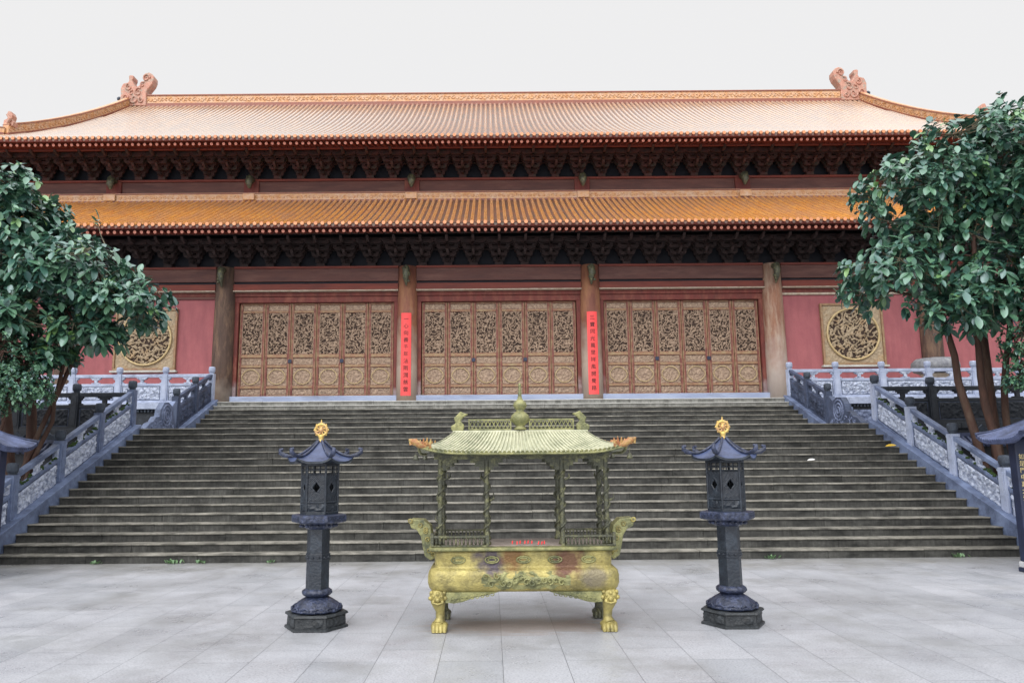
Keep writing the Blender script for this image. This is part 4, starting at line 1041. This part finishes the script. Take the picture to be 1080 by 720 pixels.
_r = random.Random(12)
_p = None
for k in range(9):
    x, y = -.10 + k * .04 + _r.uniform(-.012, .012), YB - .22 + _r.uniform(-.05, .05)
    if _p is None:
        b = MB(); b.tube([(x, y, .784), (x + .003, y, .815)], .007, 6, 0); b.lathe([(.004, 0), (.005, .004), (.001, .01)], (x + .003, y, .815), 6, 1)
        _p = b.build('incense_stick', [M['banner'], M['ash']], loc=(x, y, .784)); tag(_p, 'thin red incense stick in the ash of the brass burner', 'incense stick', 'incense sticks in the burner')
    else:
        c = _p.copy(); COL.objects.link(c); c.location = (x, y, .784); c.rotation_euler = (_r.uniform(-.15, .15), _r.uniform(-.2, .2), 0)

# ------------------------------------------------------------------ iron lanterns
def lantern():
    root = thing('lantern', 'x', 'lantern', (0, 0, 0), 'tall hexagonal lanterns flanking the burner')
    P6 = PI / 6 * 0; ph = 0.0
    def hexl(b, prof, mi=0, sm=False): b.lathe(prof, (0, 0, 0), 6, mi, ph, sm)
    b = MB(); hexl(b, [(.335, 0), (.335, .022), (.31, .03), (.305, .125), (.335, .135), (.325, .155), (.20, .158)])
    for k in range(6):
        a = ph + PI / 3 * k + PI / 6; c, s_ = math.cos(a), math.sin(a); rr = .305 * math.cos(PI / 6) * 1.0 + .003
        b.relief(lambda u, v, t: ((rr + t) * c - (u - .13) * s_, (rr + t) * s_ + (u - .13) * c, .035 + v), .26, .085, 22, 8, .018, scroll(k, 14))
    base = b.build('base', M['ironbase'], root)
    b = MB(); pet = 12
    def wb(a, z): return 1 + .07 * abs(math.cos(a * pet / 2)) * (1 if z < .25 else .3)
    b.lathe([(.20, .159), (.245, .165), (.255, .185), (.225, .21), (.205, .235), (.165, .27), (.13, .29), (.105, .305)], (0, 0, 0), 72, wob=wb)
    for k in range(pet):
        a = 2 * PI * (k + .5) / pet
        b.tube([(.255 * math.cos(a - .12), .255 * math.sin(a - .12), .178), (.262 * math.cos(a - .2), .262 * math.sin(a - .2), .195), (.245 * math.cos(a), .245 * math.sin(a), .215), (.262 * math.cos(a + .2), .262 * math.sin(a + .2), .195), (.255 * math.cos(a + .12), .255 * math.sin(a + .12), .178)], .012, 5)
    b.build('lotus', M['ironblue'], root)
    b = MB(); b.lathe([(.10, .30), (.135, .315), (.155, .335), (.155, .355), (.13, .375), (.115, .38)], (0, 0, 0), 36, wob=lambda a, z: 1 + .04 * math.cos(12 * a)); b.build('collar', M['ironblue'], root)
    b = MB(); hexl(b, [(.125, .375), (.122, .66), (.122, .98)])
    sh = b.build('shaft', M['iron'], root, bevel=.004)
    b = MB(); hexl(b, [(.127, .66), (.131, .664), (.131, .725), (.127, .73)])
    for k in range(6):
        a = ph + PI / 3 * k + PI / 6; rr = .131 * math.cos(PI / 6) + .002
        for d in (-.03, .03): b.lathe([(.014, -.01), (.016, 0), (.006, .01)], (rr * math.cos(a) - d * math.sin(a), rr * math.sin(a) + d * math.cos(a), .695), 8)
    b.build('shaft_band', M['iron'], sh)
    b = MB(); hexl(b, [(.13, .975), (.17, 1.0), (.19, 1.02), (.235, 1.035), (.285, 1.045), (.295, 1.055), (.295, 1.115), (.275, 1.125), (.2, 1.128)])
    for k in range(6):
        a = ph + PI / 3 * k + PI / 6; rr = .295 * math.cos(PI / 6) + .001; c, s_ = math.cos(a), math.sin(a)
        for d in (-.09, -.03, .03, .09):
            b.tube([(rr * c - (d + .022 * math.cos(i)) * s_, rr * s_ + (d + .022 * math.cos(i)) * c, 1.085 + .016 * math.sin(i)) for i in range(7)], .005, 4)
    for k in range(18):
        a = 2 * PI * k / 18; b.lathe([(.012, -.015), (.022, 0), (.012, .015)], (.185 * math.cos(a), .185 * math.sin(a), 1.01), 6)
    b.build('shelf', M['ironblue'], root, bevel=.003)
    # lamp chamber: six corner posts, pierced panes
    ch = MB(); R0 = .195
    hexl(ch, [(.205, 1.128), (.205, 1.15), (.2, 1.155)]); hexl(ch, [(.2, 1.24), (.205, 1.245), (.205, 1.255), (.2, 1.26)])
    hexl(ch, [(.2, 1.62), (.21, 1.625), (.21, 1.645), (.2, 1.65)])
    for k in range(6):
        a = ph + PI / 3 * k; ch.tube([(R0 * math.cos(a), R0 * math.sin(a), 1.15), (R0 * math.cos(a), R0 * math.sin(a), 1.625)], .013, 6)
    # fret at the top
    for k in range(6):
        a = ph + PI / 3 * k; p = Vector((R0 * math.cos(a), R0 * math.sin(a), 0)); q = Vector((R0 * math.cos(a + PI / 3), R0 * math.sin(a + PI / 3), 0))
        for z in (1.54, 1.582): ch.tube([p + Vector((0, 0, z)), q + Vector((0, 0, z))], .007, 4)
        for t in (.33, .67): ch.tube([p.lerp(q, t) + Vector((0, 0, 1.54)), p.lerp(q, t) + Vector((0, 0, 1.625))], .006, 4)
    chm = ch.build('lamp_chamber', M['iron'], root)
    for k in range(6):
        b = MB(); a = ph + PI / 3 * k; p = Vector((R0 * math.cos(a), R0 * math.sin(a), 0)); q = Vector((R0 * math.cos(a + PI / 3), R0 * math.sin(a + PI / 3), 0))
        d = (q - p).normalized(); nn = d.cross(Vector((0, 0, 1))); W = (q - p).length
        pl = lambda u, v, t: p + d * u + Vector((0, 0, v)) + nn * t
        def lat(u, v):
            cu, cv = abs(u - W / 2), abs(v - .14)
            if cu / .042 + cv / .055 < 1: return 0.0
            if cu / .060 + cv / .075 < 1: return 1.0
            s1 = abs(((u + v) / .022) % 1 - .5); s2 = abs(((u - v) / .022) % 1 - .5)
            return .9 if (s1 > .32 or s2 > .32) else .15
        b.relief(lambda u, v, t: pl(u, 1.26 + v, t - .004), W, .27, 40, 52, .008, lat, .12)
        b.relief(lambda u, v, t: pl(u, 1.157 + v, t - .004), W, .08, 24, 10, .016, scroll(k + 3, 16))
        b.build('pierced_panel', M['iron'], chm)
    # roof
    b = MB(); n = 8; m_ = 8; ER = .355
    def rt(k, u, t):
        a0 = ph + PI / 3 * k; e0 = Vector((math.cos(a0), math.sin(a0), 0)) * ER; e1 = Vector((math.cos(a0 + PI / 3), math.sin(a0 + PI / 3), 0)) * ER
        p = e0.lerp(e1, u) * (1 - t * .90); cz = abs(2 * u - 1) ** 3
        r_ = (p.x ** 2 + p.y ** 2) ** .5
        p.z = 1.665 + .205 * (.42 * t + .58 * t ** 2.0) * 1.0 + .045 * cz * (1 - t) ** 3 + .03 * math.sin(PI * t) * 0
        return p
    for k in range(6):
        vs = [rt(k, i / n, j / m_) for i in range(n + 1) for j in range(m_ + 1)]
        b.add(vs, [(i * (m_ + 1) + j, (i + 1) * (m_ + 1) + j, (i + 1) * (m_ + 1) + j + 1, i * (m_ + 1) + j + 1) for i in range(n) for j in range(m_)], 0, True)
        vs = [rt(k, i / n, 0) for i in range(n + 1)] + [rt(k, i / n, 0) + Vector((0, 0, -.022)) for i in range(n + 1)]
        b.add(vs, [(i, i + n + 1, i + n + 2, i + 1) for i in range(n)], 1)
        vs = [rt(k, i / n, 0) + Vector((0, 0, -.022)) for i in range(n + 1)] + [Vector((rt(k, i / n, .42).x, rt(k, i / n, .42).y, 1.648)) for i in range(n + 1)]
        b.add(vs, [(i + 1, i, i + n + 1, i + n + 2) for i in range(n)], 1)
    rf = b.build('roof', [M['ironroof'], M['iron']], root)
    for k in range(6):
        b = MB(); a = ph + PI / 3 * k; pts = [rt(k, 0, 1 - j / 8) + Vector((0, 0, .012)) for j in range(9)]
        o = Vector((math.cos(a), math.sin(a), 0)); e = pts[-1]
        pts += [e + o * .045 + Vector((0, 0, .012)), e + o * .085 + Vector((0, 0, .04)), e + o * .085 + Vector((0, 0, .07)), e + o * .055 + Vector((0, 0, .075))]
        b.tube(pts, [.014] * 8 + [.02, .026, .024, .02, .014], 8)
        b.build('ridge_curl', M['ironblue'], rf)
    b = MB()
    b.lathe([(.035, 1.865), (.03, 1.885), (.022, 1.90), (.03, 1.915), (.03, 1.935), (.018, 1.95)], (0, 0, 0), 16)
    c0 = Vector((0, 0, 1.995))
    b.tube([c0 + Vector((.062 * math.cos(t_), 0, .060 * math.sin(t_))) for t_ in [2 * PI * k / 24 for k in range(25)]], .016, 6, caps=False)
    for k in range(8):
        a = PI / 4 * k; b.tube([c0 + Vector((.018 * math.cos(a), 0, .018 * math.sin(a))), c0 + Vector((.034 * math.cos(a + .5), -.008, .034 * math.sin(a + .5))), c0 + Vector((.055 * math.cos(a + .2), 0, .055 * math.sin(a + .2)))], .010, 5)
        b.lathe([(.003, -.012), (.013, 0), (.003, .014)], (.074 * math.cos(a), 0, 1.995 + .072 * math.sin(a)), 6)
    b.lathe([(.004, -.036), (.026, -.016), (.030, .008), (.016, .03), (.004, .05)], tuple(c0), 12)
    b.tube([c0 + Vector((0, 0, .06)), c0 + Vector((0, 0, .11))], [.016, .003], 6)
    b.build('flame_finial', M['gold'], root)
    return root
ln = lantern(); ln.location = (-2.02, 7.74, 0); ln.scale = (.93, .93, .955)
ln['label'] = 'tall blue-black hexagonal lantern standing left of the incense burner'
ln2 = copytree(ln); ln2.location = (2.05, 7.74, 0); ln2.rotation_euler.z = R(0)
ln2['label'] = 'tall blue-black hexagonal lantern standing right of the incense burner'

# ------------------------------------------------------------------ roadside kiosks with slate roofs
def kiosk(sx, label, txt):
    x0, x1 = (-7.27 if sx < 0 else 7.14), sx * 9.4; y0, y1 = 10.85, 10.85
    root = thing('shrine_kiosk', label, 'kiosk', (sx * 8.48, 11.5, 0), 'slate roofed kiosks at the stair corners')
    for (px, py) in ((x0, y0), (x1, y0)):
        b = MB(); b.box(px - .075, px + .075, py - .075, py + .075, .14, 1.86); p = b.build('post', M['kpost'], root, bevel=.01)
        b = MB(); b.box(px - .09, px + .09, py - .09, py + .09, .06, .139); b.box(px - .10, px + .10, py - .10, py + .10, 0, .059, 1); b.build('post_foot', [M['kwhite'], M['kpost']], p, bevel=.01)
        if (px, py) == (x0, y0):
            b = MB(); write_column(b, txt, px, py - .0785, 1.62, .96, .085); b.build('lettering', M['goldink'], p)
    xa, xb = sorted((x0, x1))
    b = MB(); b.box(xa + .08, xb - .08, y0 - .03, y0 + .03, .30, .95); b.box(xa + .076, xb - .076, y0 - .06, y0 + .06, .955, 1.0)
    b.box(xa + .076, xb - .076, y0 - .05, y0 + .05, 1.62, 1.74)
    for x in (xa, xb): b.box(x - .04, x + .04, y0 - .35, y0 + .35, 1.80, 1.86)
    b.build('cabinet', M['kpost'], root, bevel=.008)
    b = MB(); b.box(xa + .08, xb - .08, y0 - .015, y0 + .015, 1.001, 1.615); b.build('dark_screen', M['kwood'], root)
    # curved tiled roof
    cx, cy = (x0 + x1) / 2, (y0 + y1) / 2; hx, hy = abs(x1 - x0) / 2 + .24, .48; tx = .35
    b = MB(); e = MB()
    def fc(p0, p1, q0, q1, n, m_=8):
        P0, P1, Q0, Q1 = map(Vector, (p0, p1, q0, q1)); g = []
        for i in range(n + 1):
            u = i / n; lift = .10 * abs(2 * u - 1) ** 4; row = []
            for k in range(m_ + 1):
                t = k / m_; p = P0.lerp(P1, u).lerp(Q0.lerp(Q1, u), t); p.z = 1.80 + .62 * (.5 * t + .5 * t * t) + lift * (1 - t) ** 2; row.append(p)
            g.append(row)
        b.add([p for r_ in g for p in r_], [(i * (m_ + 1) + k, (i + 1) * (m_ + 1) + k, (i + 1) * (m_ + 1) + k + 1, i * (m_ + 1) + k + 1) for i in range(n) for k in range(m_)], 1, True)
        for i in range(n + 1):
            b.tube([p + Vector((0, 0, .01)) for p in g[i]], .026, 6, 0)
            e.tube([g[i][0] + Vector((0, 0, -.0)), g[i][0] + (g[i][0] - g[i][1]).normalized() * .02], .034, 8)
        e.tube([r_[0] + Vector((0, 0, -.03)) for r_ in g], .022, 5)
    A_ = (cx - hx, cy - hy, 0); B_ = (cx + hx, cy - hy, 0); C_ = (cx + hx, cy + hy, 0); D_ = (cx - hx, cy + hy, 0)
    E_ = (cx - tx, cy, 0); F_ = (cx + tx, cy, 0)
    fc(A_, B_, E_, F_, 34); fc(B_, C_, F_, F_, 20); fc(C_, D_, F_, E_, 34); fc(D_, A_, E_, E_, 20)
    rf = b.build('roof', [M['kroof'], M['dark']], root); e.build('eave_tile', M['kroof'], rf)
    b = MB(); b.box(cx - tx - .1, cx + tx + .1, cy - .06, cy + .06, 2.44, 2.60); b.build('ridge', M['kroof'], rf, bevel=.02)
    b = MB(); b.box(cx - hx + .15, cx + hx - .15, cy - hy + .15, cy + hy - .15, 1.862, 1.87); b.build('ceiling', M['kwood'], root)
kiosk(-1, 'dark blue kiosk with curved slate tile roof at the left foot of the steps', '紫雲臺上現如來')
kiosk(1, 'dark blue kiosk with curved slate tile roof at the right foot of the steps', '如是門中真大覺')

# small garden wall with tiled top, outside the stair ramps
for sx, sd_ in ((-1, 'left'), (1, 'right')):
    gw = thing('garden_wall', 'low dark garden wall topped with small slate tiles beside the %s stair balustrade' % sd_, 'wall', (sx * 11, 15.4, 0))
    xa, xb = sorted((sx * (HW + .75), sx * 16))
    b = MB(); b.box(xa, xb, 15.3, 15.5, 0, 1.78); b.build('wall_body', M['dark'], gw)
    b = MB(); x = xa
    while x < xb:
        for sg in (-1, 1): b.tube([(x, 15.4 + sg * .36, 1.80), (x, 15.4 + sg * .2, 1.86), (x, 15.4, 2.0)], .035, 6)
        x += .105
    b.box(xa, xb, 15.33, 15.47, 1.98, 2.05)
    b.build('tile_coping', M['kroof'], gw)
    b = MB(); rr = random.Random(4)
    for k in range(9):
        cx = xa + .5 + k * .8
        if cx < xb: b.prism([(-.16, 0), (.16, 0), (.20, .10), (.10, .08), (.06, .17), (-.02, .09), (-.12, .14), (-.2, .06)], lambda u, v, t: (cx + u, 15.4 + t, 2.051 + v), -.03, .03)
    b.build('coping_crest', M['darkcap'], gw)
    soil = MB(); soil.box(xa, xb, 13.0, 15.29, 0.004, 0.5); tag(soil.build('planting_bed', M['soil']), 'dark raised soil bed under the %s tree' % sd_, 'planting bed')

# ------------------------------------------------------------------ trees
def leaf(b, base, d, nrm, ln_, wd, mi, droop):
    side = d.cross(nrm).normalized()
    dz = Vector((0, 0, 1)) * droop * ln_
    rows = []
    for t, w_ in ((.16, .50), (.42, .96), (.70, .88), (.90, .46)):
        c = base + d * ln_ * t - dz * t * t; up_ = nrm * wd * .14 * w_
        rows.append((c + side * wd * .5 * w_ + up_, c, c - side * wd * .5 * w_ + up_))
    tip = base + d * ln_ - dz
    vs = [base] + [p for r_ in rows for p in r_] + [tip]
    fs = [(0, 2, 1), (0, 3, 2)]
    for k in range(3):
        a = 1 + 3 * k; fs += [(a, a + 1, a + 4, a + 3), (a + 1, a + 2, a + 5, a + 4)]
    fs += [(10, 11, 13), (11, 12, 13)]
    b.add(vs, fs, mi, True)
def tree(name, label, cat, base, trunks, lobes, nwh, leafsz, mats, seed, per=(7, 11), group=None, twigm='twig', inner=.25, wratio=.54):
    rr = random.Random(seed); base = Vector(base)
    root = thing(name, label, cat, base, group)
    nodes = []; tb = MB()
    lob = [(Vector(c), Vector(r_)) for c, r_ in lobes]
    for (off, top, r0, r1) in trunks:
        a = base + Vector(off); c = Vector(top); n = 10; pts = []; rad = []
        bend = Vector((rr.uniform(-.25, .25), rr.uniform(-.25, .25), 0))
        for k in range(n + 1):
            t = k / n; p = a.lerp(c, t) + bend * math.sin(PI * t) + Vector((rr.uniform(-.03, .03), rr.uniform(-.03, .03), 0)); pts.append(p); rad.append(r0 + (r1 - r0) * t ** .8)
            if t > .3: nodes.append((p, rad[-1]))
        tb.tube(pts, rad, 10)
    # limbs to the lobes
    for c, r_ in lob:
        for q in range(5):
            tgt = c + Vector((rr.uniform(-.7, .7) * r_.x, rr.uniform(-.7, .7) * r_.y, rr.uniform(-.4, .7) * r_.z))
            s_ = min(nodes, key=lambda nd: (nd[0] - tgt).length + max(0, nd[0].z - tgt.z) * 1.5 - nd[1] * 4)
            n = 6; rad0 = min(s_[1] * .7, .06); pts = []
            for k in range(n + 1):
                t = k / n; p = s_[0].lerp(tgt, t) + Vector((rr.uniform(-.05, .05), rr.uniform(-.05, .05), .25 * math.sin(PI * t) * rr.random())); pts.append(p)
                if k > 1: nodes.append((p, rad0 * (1 - .75 * t)))
            tb.tube(pts, [rad0 * (1 - .75 * k / n) for k in range(n + 1)], 6)
    tr = tb.build('trunk', M['bark'], root)
    lb = MB(); tw = MB()
    tot = sum(r_.x * r_.y + r_.y * r_.z + r_.x * r_.z for _, r_ in lob)
    npos = [nd[0] for nd in nodes]
    for c, r_ in lob:
        m_ = int(nwh * (r_.x * r_.y + r_.y * r_.z + r_.x * r_.z) / tot)
        for _ in range(m_):
            v = Vector((rr.gauss(0, 1), rr.gauss(0, 1), rr.gauss(0, 1))).normalized()
            s_ = rr.uniform(.72, 1.0) if rr.random() > inner else rr.uniform(.2, .75)
            bumpy = 1 + .22 * noise.noise(v * 2.2 + c)
            p = c + Vector((v.x * r_.x, v.y * r_.y, v.z * r_.z)) * s_ * bumpy
            if v.z < -.6 and rr.random() < .5: continue
            out = (Vector((v.x, v.y, v.z * .5 + .35))).normalized()
            # twig
            if rr.random() < .5:
                nd = min(npos, key=lambda q: (q - p).length_squared)
                if (nd - p).length < 2.2: tw.tube([nd, nd.lerp(p, .5) + Vector((0, 0, -.05)), p], [.012, .008, .005], 4, caps=False)
            young = rr.random() < .06 + .10 * max(0, v.z) 
            n = rr.randint(*per); a0 = rr.uniform(0, 6.28)
            t1 = out.orthogonal().normalized(); t2 = out.cross(t1)
            for k in range(n):
                a = a0 + 2.4 * k; el = rr.uniform(-.15, .75)
                d = (t1 * math.cos(a) + t2 * math.sin(a)) * math.cos(el) + out * math.sin(el); d.z -= rr.uniform(.0, .35); d.normalize()
                nrm = (Vector((0, -.15, 1)) + out * .3); nrm = (nrm - d * nrm.dot(d)).normalized()
                nrm = (nrm + t1 * rr.uniform(-.3, .3) + t2 * rr.uniform(-.3, .3)); nrm = (nrm - d * nrm.dot(d)).normalized()
                L_ = leafsz * rr.uniform(.5, 1.3)
                mi = 1 if young and k < 6 else (2 if rr.random() < .35 else 0)
                if mi == 1: L_ *= .8
                leaf(lb, p + out * rr.uniform(-.08, .06) * (leafsz / .2), d, nrm, L_, L_ * wratio, mi, rr.uniform(.02, .3))
    lb.build('crown', mats, root); 
    if tw.v: tw.build('twigs', M[twigm], tr)
    return root

big = [M['leaf'], M['leaf_new'], M['leaf_dark']]
tree('broadleaf_tree', 'large glossy broadleaf tree with several slender trunks right of the steps', 'tree', (9.25, 14.2, .5),
     [((-.25, 0, 0), (8.0, 14.0, 5.4), .10, .04), ((-.05, .1, 0), (9.2, 14.4, 6.8), .12, .045), ((.2, -.1, 0), (10.4, 14.2, 7.0), .13, .05), ((-.12, -.2, 0), (8.6, 13.5, 5.6), .09, .04), ((.35, .2, 0), (12.0, 14.8, 6.2), .13, .04), ((.1, -.25, 0), (9.6, 13.7, 5.2), .08, .04), ((.3, -.2, 0), (9.9, 13.9, 5.0), .10, .04)],
     [((9.5, 14.2, 7.3), (1.7, 1.6, 1.0)), ((11.3, 14.3, 7.7), (2.1, 1.8, 1.2)), ((8.05, 14.0, 6.5), (1.3, 1.3, .9)), ((10.3, 13.6, 6.1), (2.0, 1.6, 1.0)),
      ((7.2, 13.8, 4.85), (1.0, 1.1, .6)), ((9.1, 13.6, 4.75), (1.4, 1.3, .7)), ((11.0, 13.6, 4.9), (1.6, 1.4, .8)), ((12.8, 14.2, 5.9), (1.8, 1.6, 1.8)), ((8.2, 13.3, 4.15), (.9, .8, .45)), ((9.9, 13.0, 4.1), (1.0, .8, .4)), ((13.0, 14.0, 8.2), (1.6, 1.5, 1.0)), ((7.9, 14.0, 5.6), (.9, .9, .5))],
     3000, .20, big, 11)
tree('broadleaf_tree', 'large glossy broadleaf tree leaning in from the left edge above the steps', 'tree', (-8.9, 14.3, .5),
     [((-.3, 0, 0), (-10.6, 14.4, 5.6), .13, .05), ((-.05, .1, 0), (-9.4, 14.2, 5.4), .12, .05), ((-.35, -.1, 0), (-7.6, 14.0, 4.4), .055, .035), ((-.3, -.2, 0), (-8.0, 13.6, 4.2), .05, .03)],
     [((-9.4, 14.0, 5.7), (1.5, 1.4, .95)), ((-9.9, 14.1, 6.55), (1.2, 1.4, .8)), ((-8.1, 13.8, 5.0), (1.2, 1.2, .7)), ((-7.0, 13.7, 4.45), (.85, .9, .5)), ((-8.8, 13.5, 4.1), (1.2, 1.0, .5)),
      ((-10.2, 13.6, 4.2), (1.5, 1.2, 1.0)), ((-8.3, 13.6, 3.5), (.5, .6, .3)), ((-12.6, 14.2, 4.8), (1.6, 1.4, 1.6)), ((-7.5, 13.5, 3.9), (.6, .7, .25)), ((-9.2, 13.4, 3.1), (.7, .6, .4)), ((-11.6, 14, 6.6), (1.2, 1.2, .9))],
     2350, .20, big, 23)
tree('osmanthus_tree', 'small fine-leaved evergreen tree at the left edge in front of the big tree', 'tree', (-8.75, 12.9, .5),
     [((0, 0, 0), (-8.7, 12.9, 2.8), .07, .03), ((.15, .1, 0), (-8.4, 13.0, 2.9), .05, .02)],
     [((-8.75, 12.8, 3.1), (.75, .7, .8)), ((-8.25, 12.9, 2.85), (.45, .5, .45)), ((-9.5, 12.8, 3.2), (.8, .8, 1.0))], 1500, .075, [M['fine'], M['fine'], M['leaf_dark']], 31, (8, 12), twigm='bark', inner=.35, wratio=.5)
tree('osmanthus_tree', 'small fine-leaved evergreen tree at the right edge beside the large trunks', 'tree', (9.5, 13.0, .5),
     [((0, 0, 0), (9.3, 13.0, 3.0), .07, .03), ((.2, .1, 0), (9.8, 13.1, 3.2), .05, .02)],
     [((9.1, 12.9, 3.45), (.65, .6, .55)), ((8.85, 12.9, 2.9), (.35, .4, .35)), ((9.9, 13.0, 3.2), (.8, .8, .9))], 1300, .075, [M['fine'], M['fine'], M['leaf_dark']], 37, (8, 12), twigm='bark', inner=.35, wratio=.5)

# ------------------------------------------------------------------ weeds and litter at the foot of the steps
rr = random.Random(8)
for x, s_, lab in ((-6.6, .7, 'farthest left'), (-5.35, 1.3, 'left of the left lantern, largest there'), (-4.9, .6, 'just right of the largest left weed'),
              (-3.8, .5, 'nearest the left lantern'), (4.15, 1.0, 'just right of the right lantern'), (7.1, 1.0, 'far right near the kiosk')):
    b = MB(); y = D0 - .07
    for k in range(int(16 * s_) + 4):
        p = Vector((x + rr.gauss(0, .06 * s_), y + rr.uniform(-.04, .03), .005)); a = rr.uniform(0, 6.28)
        d = Vector((math.cos(a) * .6, math.sin(a) * .6, .9)).normalized(); leaf(b, p, d, Vector((-d.x, -d.y, 1)).normalized(), rr.uniform(.05, .10) * s_ ** .5, .035, 0, .1)
    tag(b.build('weed', M['weed'], loc=(x, y, 0)), 'small green weed at the foot of the steps, ' + lab, 'weed', 'weeds at the foot of the steps')
def flat_leaf(nm, x, k, m_, lab, cat, s_=.10):
    b = MB(); y = D0 + (k - 1) * TR + .02; z = k * RI + .008
    leaf(b, Vector((x, y, z)), Vector((1, -.2, .1)).normalized(), Vector((0, -.4, 1)).normalized(), s_, s_ * .6, 0, .0)
    tag(b.build(nm, M[m_], loc=(x, y, z)), lab, cat)
flat_leaf('fallen_leaf', 8.02, 13, 'yellowleaf', 'yellow fallen leaf on a high step near the right balustrade', 'leaf', .22)
flat_leaf('paper_scrap', 6.1, 11, 'litter', 'white paper scrap lying on a step right of the right lantern', 'litter', .16)
